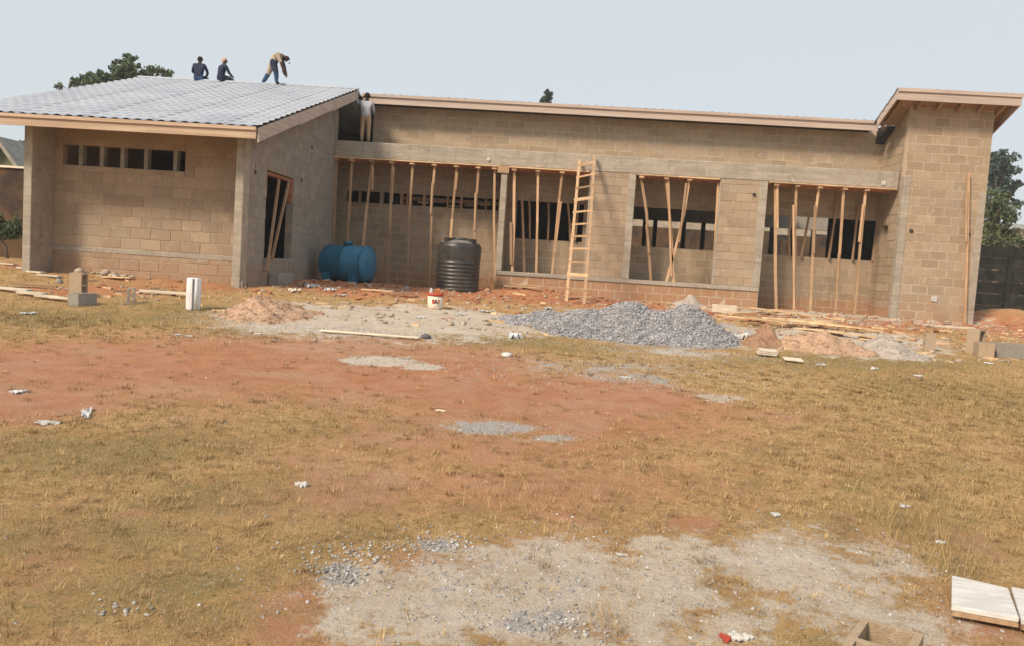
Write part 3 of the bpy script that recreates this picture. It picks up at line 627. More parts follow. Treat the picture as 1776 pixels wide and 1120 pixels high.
for i, (tx, rest, sp) in enumerate([(1345, [(1344.5, 476), (1346, 543)], [(1348, 322), (1348, 396)]), (1381, [(1377, 390), (1379, 543)], [(1376, 356), (1377, 540)]), (1420, [(1413, 390), (1404.5, 544)], [(1413.5, 356), (1411, 440)]), (1463, [(1457, 410), (1449, 544)], [(1455, 440), (1449, 538)]), (1501, [(1491, 420), (1482, 543)], [(1497, 355), (1490, 420)])]):
    prop([(tx, topz(tx))]+rest, bayD, ORD[i], YA, .066 if i else .078, 'timber', sp, base='ground')
bayE = 'slim strut from the left on the back window sill by the tower'
for i, pts in enumerate([[(1371, 374), (1369, 444)], [(1403, 377), (1389, 446)], [(1454, 338), (1437, 450)], [(1490, 345), (1478, 452)], [(1526, 340), (1513, 453)]]):
    prop(pts, bayE, ORD[i], YP-.09, .06, 'timber_dull', None, False)
bayF = 'slim strut from the left on the back window sill near the ladder'
for i, pts in enumerate([[(918, 350), (919, 414)], [(951, 352), (950, 416)], [(985, 352), (989, 418)], [(1008, 320), (997, 418)]]):
    prop(pts, bayF, ORD[i], YP-.08, .06, 'timber_dull', None, False)
pole = prop([(1680, 300), (1676, 420), (1672.5, 570)], 'tall thin timber pole leaning upright against the front of the end tower', 'one', Y3-.10, .055, 'timber', [(1677, 330), (1675, 420)], False, base='ground')
# two poles leaning in the wing doorway
for i, (a, b, lb) in enumerate((((484, 312), (463, 470), 'left of the two timber poles leaning in the wing side doorway'), ((501, 316), (472, 449), 'right of the two timber poles leaning in the wing side doorway'))):
    p, q = atx(*a, XD+.02), atx(*b, XD+.12)
    o = empty('timber_prop', q, 0, lb, 'timber prop', 'timber poles in the wing doorway'); mb = MB(); mb.beam(p-q, Vector((0, 0, 0)), .07, .05, side=Vector((1, 0, 0))); mb.build('pole', M['timber_dull'], o)
# formwork boards under the beam
for (a, b, lb) in ((XD+.02, c1a-.02, 'long thin formwork board under the porch beam over the bay with the two tanks'), (c1b+.02, p1a-.02, 'thin formwork board under the porch beam between lone column and ladder'), (p1b+.02, p2a-.02, 'thin formwork board under the porch beam over the square bay'), (p2b+.02, XT-.04, 'long thin formwork board under the porch beam beside the end tower')):
    o = empty('formwork_board', ((a+b)/2, Y2+.13, ZCB), 0, lb, 'formwork board', 'formwork boards under the porch beam')
    n = 3 if b-a > 3 else 2
    for k in range(n):
        x0 = (a-b)/2+(b-a)*k/n; x1 = (a-b)/2+(b-a)*(k+1)/n-.01
        mb = MB(); mb.box((x0, -.165+random.uniform(-.01, .01), -.032+random.uniform(-.004, .0)), (x1, .2, -.003)); mb.build('board', M['plank'], o)
    mb = MB(); mb.box(((a-b)/2, .14, -.10), ((b-a)/2-.01, .2, -.034)); mb.build('edge_batten', M['red_board'], o)
p = at(873, 294.5, Y2-.03); mb = MB(); mb.box((p.x-.17, Y2-.05, p.z-.1), (p.x+.17, Y2-.003, p.z+.1))
tag(bevel(mb.build('timber_offcut', M['timber']), .004), 'square orange timber board nailed at the top of the lone concrete column', 'timber board')
# ladder
lb0, lb1 = spot(982, 522), spot(1013, 529); lt0, lt1 = at(1005, 278, Y2-.10), at(1031, 271, Y2-.10)
lb0 = Vector((lb0.x, 23.25, 0)); Yl = min(23.6, max(20.5, spot(1013, 530).y)); lb0 = at(982, 522, Yl); lb1 = at(1013, 529, Yl); lb0.z = gz(lb0.x, Yl)-.01; lb1.z = gz(lb1.x, Yl)-.01; print('LADDER', Yl)
o = empty('ladder', (lb0+lb1)/2, 0, 'home-made timber ladder leaning on the porch beam next to the block pier', 'ladder'); C0 = (lb0+lb1)/2
for a, b in ((lb0, lt0), (lb1, lt1)):
    mid = (a+b)/2+Vector((random.uniform(-.03, .03), 0, 0)); mb = MB(); mb.beam(a-C0, mid-C0, .075, .055, .3); mb.beam(mid-C0, b-C0, .075, .055, .3); mb.build('rail', M['timber'], o)
for k, t in enumerate((.085, .172, .26, .345, .43, .515, .60, .69, .778, .862, .955)):
    a = lb0.lerp(lt0, t); b = lb1.lerp(lt1, t); d = (b-a).normalized()*.05; w = .085 if k in (1, 7, 10) else .05
    off = Vector((0, -.05, random.uniform(-.02, .02))); mb = MB(); mb.beam(a-d+off-C0, b+d+off-C0, .03, w, random.random(), side=Vector((0, 0, 1))); mb.build('rung', M['plank'] if w > .06 else M['timber'], o)

# ---------------------------------------------------------------- tanks
tk = at(602, 492, 22.4); tz0 = gz(tk.x, 22.4)
o = empty('water_tank', (tk.x, 22.4, tz0), R(-13), 'blue horizontal steel tank on short feet by the wing wall', 'tank')
rad, half = .505, .63; zc = .555
def lathe_x(prof, name, mat, parent, zc, n=40, smooth=True):
    mb = MB(); mb.lathe(prof, n, 'X', True); mb.v = [v+Vector((0, 0, zc)) for v in mb.v]; ob = mb.build(name, mat, parent, smooth); return ob
s_ = lathe_x([(rad-.02, -half), (rad, -half+.02), (rad, -.01), (rad+.006, 0), (rad, .01), (rad, half-.02), (rad-.01, half)], 'shell', M['blue'], o, zc)
lathe_x([(.05, -half-.15), (.3, -half-.12), (.42, -half-.07), (.48, -half-.01), (rad-.02, -half+.01)], 'end_cap', M['blue'], o, zc)
lathe_x([(rad-.02, half-.01), (rad-.035, half+.012), (.45, half+.02), (.38, half+.07), (.28, half+.10), (.05, half+.12)], 'end_cap', M['blue'], o, zc)
lathe_x([(rad+.012, half-.07), (rad+.02, half-.05), (rad+.02, half-.02), (rad+.012, half)], 'rim', M['blue'], o, zc)
mb = MB(); mb.box((-half+.02, -rad-.006, zc-.002), (half-.08, -rad+.02, zc+.012)); mb.build('seam', M['blue'], o)
mb = MB(); mb.lathe([(.12, 0), (.12, .07), (.15, .075), (.15, .11), (.03, .13)], 20); mb.v = [v+Vector((-.03, 0, zc+rad-.01)) for v in mb.v]; mb.build('manhole', M['blue'], o, True)
for x in (-.46, .36):
    for y in (-.34, .28):
        mb = MB(); mb.hexa([(x-.10, y-.06, -.03), (x+.10, y-.06, -.03), (x+.10, y+.06, -.03), (x-.10, y+.06, -.03), (x-.12, y-.09, .30), (x+.12, y-.09, .30), (x+.12, y+.12, .30), (x-.12, y+.12, .30)]); mb.build('foot', M['blue'], o)
mb = MB(); mb.tube([(half+.06, -.05, zc-.44), (half+.14, -.06, zc-.46)], [.045, .045], 12); mb.build('outlet', M['black_plastic'], o, True)
bt = at(793, 503, 22.9); bz = gz(bt.x, 22.9)
o = empty('water_tank', (bt.x, 22.9, bz-.02), 0, 'black ribbed plastic water tank standing upright under the porch', 'tank')
prof = [(.585, 0), (.60, .02)]
for k in range(8):
    z = .10+k*.105; prof += [(.600, z-.035), (.612, z-.02), (.612, z), (.596, z+.014)]
prof += [(.612, .95), (.622, 1.28), (.62, 1.30), (.605, 1.335), (.56, 1.40)]
mb = MB(); mb.lathe(prof, 48, 'Z', False); mb.build('shell', M['black_plastic'], o, True)
mb = MB(); mb.lathe([(.56, 1.40), (.48, 1.44), (.30, 1.475), (.22, 1.485)], 48, 'Z', False); mb.build('dome', M['lid_grey'], o, True)
mb = MB(); mb.lathe([(.23, 1.48), (.23, 1.53), (.20, 1.55), (.02, 1.56)], 32); mb.build('lid', M['black_plastic'], o, True)
for k in range(4):
    a = R(45+90*k+8); c, s2 = math.cos(a), math.sin(a); mb = MB()
    mb.box((.42, -.075, 1.405), (.56, .075, 1.50)); mb.box((.40, -.05, 1.50), (.565, .05, 1.525)); mb.v = [Vector((v.x*c-v.y*s2, v.x*s2+v.y*c, v.z)) for v in mb.v]; mb.build('lifting_lug', M['black_plastic'], o)
    mb = MB(); mb.beam((.22*c, .22*s2, 1.515), (.46*c, .46*s2, 1.475), .05, .03); mb.build('strap', M['black_plastic'], o)
# paint bucket with print
bp = spot(754, 535)
o = empty('bucket', bp, R(6), 'cream plastic bucket with red rim and printed letters filled with odds and ends', 'bucket')
mb = MB(); mb.lathe([(.135, -.01), (.14, 0), (.158, .25), (.158, .25), (.148, .25), (.132, .02)], 28); mb.build('pail', M['cream'], o, True)
mb = MB(); mb.lathe([(.16, .245), (.172, .25), (.172, .295), (.160, .30), (.150, .296), (.150, .25)], 28, 'Z', False); mb.build('rim', M['red_plastic'], o, True)
mb = MB(); mb.lathe([(.1405, .0), (.1405, .022), (.1385, .022)], 28, 'Z', False); mb.build('base_band', M['red_plastic'], o, True)
def on_pail(strokes, name, mat):
    mb = MB()
    for (a0, h0, a1, h1, w) in strokes:   # stroke in (angle metres, height)
        n = 4; dx, dh = a1-a0, h1-h0; L = math.hypot(dx, dh); ux, uh = -dh/L*w/2, dx/L*w/2; base = len(mb.v)
        for i in range(n+1):
            t = i/n
            for sgn in (1, -1):
                aa = a0+dx*t+ux*sgn; hh = h0+dh*t+uh*sgn; r = .14+.018*hh/.25+.0025; th = -math.pi/2+aa/.15
                mb.v.append(Vector((r*math.cos(th), r*math.sin(th), hh))); mb.t.append(0)
        for i in range(n): b = base+2*i; mb.f.append((b, b+1, b+3, b+2))
    mb.build(name, mat, o)
on_pail([(-.055, .135, -.005, .135, .085)], 'print', M['red_plastic'])
on_pail([(.002, .092, .022, .182, .018), (.022, .182, .044, .092, .018), (.010, .120, .036, .120, .014)], 'lettering', M['ink'])
on_pail([(.066, .092, .066, .182, .018), (.066, .176, .092, .168, .016), (.096, .165, .096, .11, .016), (.066, .098, .092, .106, .016)], 'lettering', M['red_plastic'])
def small(name, mb, mat, loc, rz, label, cat, group=None, smooth=False, bv=0):
    ob = mb.build(name, mat if not isinstance(mat, str) else M[mat], None, smooth)
    if bv: bevel(ob, bv)
    ob.location = loc; ob.rotation_euler = (0, 0, rz) if not isinstance(rz, tuple) else rz; return tag(ob, label, cat, group)
mb = MB(); mb.lathe([(.035, 0), (.035, .15), (.018, .18), (.018, .20)], 14); small('bottle', mb, 'white', bp+Vector((-.085, -.03, .20)), 0, 'small white bottle standing in the left of the printed bucket', 'bottle', smooth=True)
mb = MB(); mb.box((-.05, -.03, 0), (.05, .03, .17)); small('carton', mb, 'orange', bp+Vector((.05, 0, .22)), (.1, -.1, .4), 'orange and red carton sticking up from the right of the printed bucket', 'carton', bv=.006)

# ---------------------------------------------------------------- heaps
def heap(name, cones, mat, label, cat, stone=None, seg=70, rough=.02, kind=None, foot=.05, pw=1.0):
    x0 = min(c[0]-c[3] for c in cones); x1 = max(c[0]+c[3] for c in cones); y0 = min(c[1]-c[4] for c in cones); y1 = max(c[1]+c[4] for c in cones)
    gx = np.linspace(x0-.15, x1+.15, seg); gy = np.linspace(y0-.15, y1+.15, max(24, int(seg*.6))); X, Y = np.meshgrid(gx, gy)
    def H(X, Y):
        h = np.full_like(X, -foot)
        for (cx, cy, hh, rx, ry) in cones:
            r = np.sqrt(((X-cx)/rx)**2+((Y-cy)/ry)**2); v = (hh+foot)*np.clip(1-r, -1, 1)**1.0-foot; v = np.where(r < .25, v-(hh+foot)*.12*(1-r/.25)**2, v); h = np.maximum(h, v)
        nz = np.sin(X*9.3+1.7*np.sin(Y*7.1))*np.sin(Y*8.9+1.3*np.sin(X*6.3))+.6*np.sin(X*21+Y*5)*np.sin(Y*19-X*7)
        return h+rough*nz*(h > -foot*.9)
    h = H(X, Y); Z = ground_z(X, Y)+h
    V = np.stack([X.ravel(), Y.ravel(), Z.ravel()], 1); W = len(gx); ii = (np.arange(len(gy)-1)[:, None]*W+np.arange(W-1)[None]).ravel(); F = np.stack([ii, ii+1, ii+W+1, ii+W], 1)
    keep = (h.ravel()[F] > -foot*.98).any(1); F = F[keep]; used = np.unique(F); remap = -np.ones(len(V), int); remap[used] = np.arange(len(used))
    c0 = np.array([np.mean([c[0] for c in cones]), np.mean([c[1] for c in cones]), 0]); c0[2] = gz(c0[0], c0[1])
    V2 = V[used]-c0; F2 = remap[F]; T = np.zeros(len(V2))
    if stone:
        n, smin, smax, smat = stone; px = RNG.uniform(x0, x1, n*3); py = RNG.uniform(y0, y1, n*3); hh = H(px, py); ok = hh > -.012; px, py, hh = px[ok][:n], py[ok][:n], hh[ok][:n]
        S = RNG.uniform(smin, smax, len(px))**1; S = smin+(smax-smin)*RNG.random(len(px))**2
        sv, sf, st = stones_arrays(np.stack([px, py, ground_z(px, py)+hh+S*.25], 1)-c0, S)
        root = empty(name, c0, 0, label, cat); a = mesh_ob('mound', V2, F2, M[mat], root, True, T); b = mesh_ob('loose_stones', sv, sf, M[smat], root, False, st); b['kind'] = 'stuff'
        return root
    ob = mesh_ob(name, V2, F2, M[mat], None, True, T); ob.location = c0; return tag(ob, label, cat, None, kind)
def gx_(px, Y): return at(px, 560, Y).x
heap('gravel_heap', [(gx_(1090, 14.9), 14.9, .555, 1.15, 1.7), (gx_(1190, 14.8), 14.8, .60, 1.0, 1.65), (gx_(1135, 14.6), 14.6, .46, 1.2, 1.5), (gx_(1020, 14.8), 14.8, .36, 1.2, 1.4), (gx_(950, 15.3), 15.3, .2, 1.1, 1.1), (gx_(1222, 14.3), 14.3, .26, .6, 1.1)],
     'gravel_fine', 'wide heap of crushed grey gravel in front of the block piers', 'gravel heap', (26000, .007, .030, 'stone_dull'), 110, .02)
heap('soil_heap', [(gx_(455, 13.6), 13.6, .33, .8, 1.0), (gx_(480, 13.7), 13.7, .26, .8, .9), (gx_(425, 13.3), 13.3, .16, .5, .6)], 'soil_tan', 'low heap of pinkish sandy soil in front of the wing corner', 'soil heap', (1500, .006, .02, 'soil_tan'), 80, .045)
heap('soil_heap', [(gx_(1331, 14.3), 14.3, .46, .30, .35), (gx_(1326, 14.25), 14.25, .40, .26, .3), (gx_(1318, 14.2), 14.2, .20, .42, .5), (gx_(1340, 14.2), 14.2, .2, .3, .4)], 'soil_brown', 'narrow pointed mound of brown soil just right of the gravel heap', 'soil heap', (300, .006, .022, 'soil_brown'), 60, .035)
heap('soil_heap', [(gx_(1425, 14.2), 14.2, .34, .65, .8), (gx_(1385, 14.2), 14.2, .18, .6, .6), (gx_(1470, 14.1), 14.1, .22, .6, .7)], 'soil_tan', 'broad lumpy mound of pinkish soil in front of the plank pile', 'soil heap', (900, .006, .022, 'soil_tan'), 70, .05)
heap('sand_heap', [(gx_(1540, 14.3), 14.3, .34, .6, .8), (gx_(1580, 14.1), 14.1, .12, .5, .5)], 'sand_grey', 'low grey sand heap in front of the end tower', 'sand heap', (500, .006, .02, 'stone'), 60, .02)
heap('soil_heap', [(gx_(1195, 23.0), 23.0, .42, .4, .4), (gx_(1190, 22.9), 22.9, .2, .7, .5)], 'sand_grey', 'small grey mortar mound against the red block plinth behind the gravel', 'mortar mound', None, 40, .02)

# ---------------------------------------------------------------- people
def person(loc, rz, J, E, label, scale=1.0, lv=2):
    """J: name -> (x,y,z,r); E: list of (a,b,material index key)"""
    names = list(J); me = bpy.data.meshes.new('body'); me.from_pydata([Vector(J[n][:3])*scale for n in names], [(names.index(a), names.index(b)) for a, b, _ in E], [])
    ob = bpy.data.objects.new('person', me); COL.objects.link(ob)
    ob.modifiers.new('skin', 'SKIN')
    sv = me.skin_vertices[0].data
    for i, n in enumerate(names): r = J[n][3]*scale; sv[i].radius = (r*(J[n][4] if len(J[n]) > 4 else 1), r); sv[i].use_root = (n == 'pelvis')
    sb = ob.modifiers.new('sub', 'SUBSURF'); sb.levels = lv; sb.render_levels = lv
    dg = bpy.context.evaluated_depsgraph_get(); new = bpy.data.meshes.new_from_object(ob.evaluated_get(dg)); ob.modifiers.clear(); ob.data = new
    mats = sorted(set(k for *_, k in E)); new.materials.clear()
    for k in mats: new.materials.append(M[k])
    A = np.array([Vector(J[a][:3])*scale for a, b, _ in E]); B = np.array([Vector(J[b][:3])*scale for a, b, _ in E]); mi = [mats.index(k) for *_, k in E]
    for p in new.polygons:
        c = np.array(p.center); d = B-A; t = np.clip(((c-A)*d).sum(1)/np.maximum((d*d).sum(1), 1e-9), 0, 1); q = A+d*t[:, None]; p.material_index = mi[int(np.argmin(((c-q)**2).sum(1)))]; p.use_smooth = True
    ob.location = loc; ob.rotation_euler = (0, 0, rz); return tag(ob, label, 'person')
def head_bits(ob, c, r, hat=None, hairmat='hair', face=(0, 1, 0), scale=1.0):
    f = Vector(face).normalized(); s = f.cross(Vector((0, 0, 1))).normalized(); c = Vector(c)*scale; r *= scale
    V_, F_ = ico(2); vv = [Vector(v) for v in V_]
    keep = [(i) for i, v in enumerate(vv)]
    hv = [c+Vector((v.x*r*1.0, v.y*r*1.08, v.z*r*1.12+r*.12))-f*r*.12 for v in vv]
    fs = [tuple(q) for q in F_ if np.mean([V_[k][2] for k in q]) > -.15 or np.mean([Vector(V_[k]).dot(f) for k in q]) < -.35]
    mesh_ob('cap' if hat else 'hair', hv, fs, M[hat or hairmat], ob, True)
    mb = MB(); mb.tube([c+f*r*.95+Vector((0, 0, r*.05)), c+f*r*1.22-Vector((0, 0, r*.28))], [r*.10, r*.2], 6); mb.build('nose', M['skin'], ob, True)
    mb = MB()
    for k in (-1, 1): mb.tube([c+s*k*r*.92, c+s*k*r*1.14-f*r*.1], [r*.22, r*.16], 6)
    mb.build('ears', M['skin'], ob, True)
    mb = MB()
    for k in (-1, 1): mb.tube([c+f*r*.93+s*k*r*.38+Vector((0, 0, r*.12)), c+f*r*1.0+s*k*r*.38+Vector((0, 0, r*.12))], [r*.13, r*.10], 6)
    mb.tube([c+f*r*.92-s*r*.28-Vector((0, 0, r*.5)), c+f*r*.92+s*r*.28-Vector((0, 0, r*.5))], [r*.09, r*.09], 6); mb.build('eyes_and_mouth', M['hair'], ob, True)
# man on the porch slab, back to the camera, left arm raised to the wing roof edge (body faces +y)
J = {'pelvis': (0, 0, .92, .15, 1.15), 'waist': (0, 0, 1.08, .135, 1.2), 'chest': (0, .02, 1.30, .155, 1.2), 'neck': (0, .02, 1.46, .065), 'throat': (0, .03, 1.52, .055), 'skull': (0, .04, 1.61, .095), 'crown': (0, .04, 1.70, .07),
     'sl': (-.19, .01, 1.41, .075), 'el': (-.34, .10, 1.36, .058), 'wl': (-.40, .20, 1.56, .042), 'hl': (-.41, .24, 1.65, .04), 'sr': (.19, .01, 1.40, .075), 'er': (.25, .08, 1.14, .055), 'wr': (.20, .26, 1.08, .04), 'hr': (.17, .33, 1.10, .038),
     'hpl': (-.10, 0, .86, .11), 'kl': (-.11, .01, .48, .082), 'al': (-.115, -.01, .09, .06), 'tl': (-.12, .14, .03, .045), 'hpr': (.10, 0, .86, .11), 'kr': (.11, .015, .48, .082), 'ar': (.12, -.01, .09, .06), 'tr': (.14, .14, .03, .045)}
E = [('pelvis', 'waist', 'shirt_grey'), ('waist', 'chest', 'shirt_grey'), ('chest', 'neck', 'shirt_grey'), ('neck', 'throat', 'skin'), ('throat', 'skull', 'skin'), ('skull', 'crown', 'skin'), ('chest', 'sl', 'shirt_grey'), ('sl', 'el', 'shirt_grey'), ('el', 'wl', 'shirt_grey'), ('wl', 'hl', 'skin'),
     ('chest', 'sr', 'shirt_grey'), ('sr', 'er', 'shirt_grey'), ('er', 'wr', 'shirt_grey'), ('wr', 'hr', 'skin'), ('pelvis', 'hpl', 'trouser_tan'), ('hpl', 'kl', 'trouser_tan'), ('kl', 'al', 'trouser_tan'), ('al', 'tl', 'hair'), ('pelvis', 'hpr', 'trouser_tan'), ('hpr', 'kr', 'trouser_tan'), ('kr', 'ar', 'trouser_tan'), ('ar', 'tr', 'hair')]
def fingers(ob, wrist, tip, scale, n=4):
    w, t = Vector(wrist)*scale, Vector(tip)*scale; d = (t-w).normalized(); s = d.cross(Vector((0, 1, .2))).normalized(); mb = MB()
    for k in range(n): b = t+s*(k-1.5)*.02*scale; L = (.07, .08, .075, .06)[k]*scale; mb.tube([b-d*.02, b+d*L*.5, b+d*L+Vector((0, .02, 0))*scale], [.010*scale, .0095*scale, .007*scale], 6)
    mb.tube([w+s*-.03*scale+d*.02, w+s*-.06*scale+d*.06*scale], [.012*scale, .009*scale], 6); mb.build('fingers', M['skin'], ob, True)
mp = at(633, 240, 24.42); ob = person((mp.x, 24.42, ZCT-.005), 0, J, E, 'man in grey-blue shirt and tan trousers standing on porch slab reaching up', .85)
head_bits(ob, (0, .04, 1.64), .105, None, scale=.85); fingers(ob, J['wl'][:3], J['hl'][:3], .85); fingers(ob, J['wr'][:3], J['hr'][:3], .85)
# two men sitting on the ridge, facing away
def seated(loc, rz, top, leg, label, hat, lean=0.0):
    J = {'pelvis': (0, 0, .12, .15, 1.15), 'waist': (lean*.3, .03, .30, .13, 1.2), 'chest': (lean*.7, .07, .50, .155, 1.25), 'neck': (lean, .10, .66, .06), 'skull': (lean*1.1, .13, .79, .092), 'crown': (lean*1.1, .13, .88, .068),
         'sl': (-.19+lean, .07, .60, .072), 'el': (-.27+lean, .16, .36, .054), 'wl': (-.16+lean, .34, .30, .04), 'hl': (-.12+lean, .40, .30, .038), 'sr': (.19+lean, .07, .60, .072), 'er': (.28+lean, .16, .36, .054), 'wr': (.20+lean, .34, .28, .04), 'hr': (.15+lean, .40, .28, .038),
         'hpl': (-.10, .03, .11, .105), 'kl': (-.20, .38, .20, .08), 'al': (-.16, .48, -.16, .055), 'tl': (-.17, .60, -.21, .042), 'hpr': (.10, .03, .11, .105), 'kr': (.22, .38, .18, .08), 'ar': (.18, .50, -.18, .055), 'tr': (.19, .62, -.23, .042)}
    E = [('pelvis', 'waist', top), ('waist', 'chest', top), ('chest', 'neck', top), ('neck', 'skull', 'skin'), ('skull', 'crown', 'skin'), ('chest', 'sl', top), ('sl', 'el', top), ('el', 'wl', 'skin'), ('wl', 'hl', 'skin'), ('chest', 'sr', top), ('sr', 'er', top), ('er', 'wr', 'skin'), ('wr', 'hr', 'skin'),
         ('pelvis', 'hpl', leg), ('hpl', 'kl', leg), ('kl', 'al', leg), ('al', 'tl', 'hair'), ('pelvis', 'hpr', leg), ('hpr', 'kr', leg), ('kr', 'ar', leg), ('ar', 'tr', 'hair')]
    ob = person(loc, rz, J, E, label, .82); head_bits(ob, (lean*1.1, .13, .82), .10, hat, scale=.82); fingers(ob, J['wl'][:3], J['hl'][:3], .82); fingers(ob, J['wr'][:3], J['hr'][:3], .82); return ob
p = at(343, 142, RY-.1); seated((p.x, RY-.06, RZ_+.0), R(8), 'navy', 'denim', 'man in dark top sitting on the roof ridge, left one of the two sitters', 'hair')
p = at(352, 140, RY+.2)
p = at(382, 141, RY); seated((p.x, RY-.02, RZ_+.0), R(-35), 'navy', 'navy', 'man in navy top and pinkish cap sitting on the roof ridge', 'pink', .05)
# bending man
J = {'pelvis': (-.02, 0, .66, .14, 1.1), 'waist': (.02, .0, .80, .135, 1.15), 'chest': (.14, .03, .92, .145, 1.2), 'neck': (.27, .06, .90, .06), 'skull': (.36, .10, .82, .088), 'crown': (.41, .12, .77, .065),
     'sl': (.16, .20, .88, .07), 'el': (.26, .25, .62, .052), 'wl': (.34, .18, .42, .04), 'hl': (.36, .16, .35, .038), 'sr': (.16, -.16, .90, .07), 'er': (.30, -.18, .66, .052), 'wr': (.36, -.12, .45, .04), 'hr': (.38, -.10, .37, .038),
     'hpl': (-.08, .09, .60, .105), 'kl': (-.20, .12, .34, .08), 'al': (-.36, .12, .06, .058), 'tl': (-.30, .17, .02, .042), 'hpr': (.06, -.09, .60, .105), 'kr': (.14, -.10, .32, .08), 'ar': (.16, -.10, .05, .058), 'tr': (.25, -.08, .02, .042)}
E = [('pelvis', 'waist', 'khaki'), ('waist', 'chest', 'khaki'), ('chest', 'neck', 'khaki'), ('neck', 'skull', 'skin'), ('skull', 'crown', 'skin'), ('chest', 'sl', 'khaki'), ('sl', 'el', 'navy'), ('el', 'wl', 'skin'), ('wl', 'hl', 'skin'), ('chest', 'sr', 'khaki'), ('sr', 'er', 'khaki'), ('er', 'wr', 'skin'), ('wr', 'hr', 'skin'),
     ('pelvis', 'hpl', 'khaki'), ('hpl', 'kl', 'khaki'), ('kl', 'al', 'denim'), ('al', 'tl', 'hair'), ('pelvis', 'hpr', 'navy'), ('hpr', 'kr', 'navy'), ('kr', 'ar', 'denim'), ('ar', 'tr', 'hair')]
p = at(472, 148, RY-.15); ob = person((p.x, RY-.12, RZ_+.0), 0, J, E, 'man in khaki and dark clothes bending over on the roof ridge', .98); head_bits(ob, (.38, .11, .80), .095, None, face=(.7, .2, -.7), scale=.98); fingers(ob, J['wl'][:3], J['hl'][:3], .98); fingers(ob, J['wr'][:3], J['hr'][:3], .98)

# ---------------------------------------------------------------- planks, blocks and litter on the ground
def plank(px, py, L, w, t, rz, label, mat='plank', tilt=0.0, lift=0.0, group='loose planks lying on the site'):
    p = spot(px, py); mb = MB(); mb.box((-L/2, -w/2, 0), (L/2, w/2, t), tint=random.random()); return small('plank', mb, mat, p+Vector((0, 0, .01+lift+abs(math.sin(tilt))*L/2)), (random.uniform(-.08, .08), tilt, R(rz)), label, 'plank', group, bv=.004)
# plank pile right of the gravel
pile = [(1310, 552, 2.0, 12, .06), (1300, 558, 1.7, -6, .02), (1345, 548, 1.8, 4, .10), (1360, 556, 2.3, -14, .12), (1385, 563, 2.0, -10, .05), (1400, 560, 2.4, -16, .10), (1370, 568, 1.9, 10, .05), (1430, 570, 2.1, -12, .06), (1420, 577, 1.6, -20, .02), (1335, 565, 1.5, -3, .03), (1470, 574, 1.9, -8, .03), (1500, 588, 1.8, -9, .02)]
where = ['leftmost plank at the far left end of the plank pile behind the pointed soil mound', 'low plank on the left front of the plank pile right of the gravel', 'plank on the back top of the plank pile near the tower bay', 'long topmost plank slanting across the middle of the plank pile', 'plank on the front middle of the plank pile', 'long upper plank pointing right across the plank pile', 'plank crossing the others in the front of the plank pile', 'plank on the right part of the plank pile', 'short plank poking out of the front right of the plank pile', 'short plank low at the centre of the plank pile', 'plank near the right end of the plank pile', 'separate plank on the soil right of the plank pile']
for (px, py, L, rz, lf), lb in zip(pile, where): plank(px, py, L*.72, .15, .03, rz*2.6, lb, 'plank', random.uniform(-.09, .09), lf, 'planks in the pile right of the gravel')
plank(285, 463, 1.05, .22, .04, 4, 'upper dark brown plank of the stack against the wing front wall', 'timber_dull', -.04, .20, 'planks stacked at the wing front wall')
plank(278, 469, 1.0, .22, .05, -2, 'lower dark brown plank of the stack against the wing front wall', 'timber_dull', .0, .06, 'planks stacked at the wing front wall')
plank(250, 474, 1.5, .16, .03, -2, 'pale plank lying under the stacked planks by the wing front wall', 'plank', 0, 0)
plank(126, 465, .75, .3, .05, -3, 'pale board lying on red soil at the left of the wing front wall', 'plank_pale', 0, .03)
for i, (px, py, L, rz) in enumerate(((15, 461, .5, -20), (42, 468, .5, -28), (62, 475, .5, -22), (85, 481, .6, -14))):
    plank(px, py, L, .13, .035, rz, ORD[i]+' pale board from the left in the row beside the left end pier', 'plank_pale', 0, 0, 'pale boards in a row by the left end pier')
for i, (px, py, L, rz) in enumerate(((15, 507, 1.0, -14), (55, 515, .55, -10), (85, 521, .5, -8), (110, 524, .45, -4))):
    plank(px, py, L, .14, .04, rz, ORD[i]+' grey-white board from the left in the broken row near the hollow blocks', 'plank_pale', 0, .03, 'grey-white boards near the hollow blocks')
plank(288, 513, 1.05, .10, .05, -2, 'long pale board on the grass left of the white painted post', 'plank_pale', 0, .02)
plank(640, 582, 1.55, .07, .022, -3, 'long thin pale plank along the edge of the sand below the tanks', 'plank_pale', 0, .01)
plank(905, 502, 1.0, .16, .03, -4, 'plank lying against the foot of the red block plinth', 'plank', 0, .03)
plank(1040, 508, 1.5, .14, .04, -3, 'plank lying on the ground behind the foot of the ladder', 'plank', 0, .02)
plank(858, 500, .45, .2, .05, -5, 'short cream board at the left corner of the red block plinth', 'plank_pale', 0, .03)
plank(1645, 578, 1.05, .08, .04, -8, 'pale batten resting on a short stake at the tower foot', 'plank_pale', 0, .12)
p = spot(1613, 592); mb = MB(); mb.box((-.03, -.025, -.02), (.03, .025, .20)); small('stake', mb, 'timber', p, 0, 'short upright timber stake under the pale batten at the tower foot', 'stake')
p = spot(1256, 543); mb = MB(); mb.box((-.30, -.06, 0), (.30, .06, .2)); small('concrete_slab', mb, 'plank_pale', p+Vector((0, 0, -.01)), R(-3), 'pale rectangular slab standing on edge by the red plinth corner', 'slab', bv=.01)
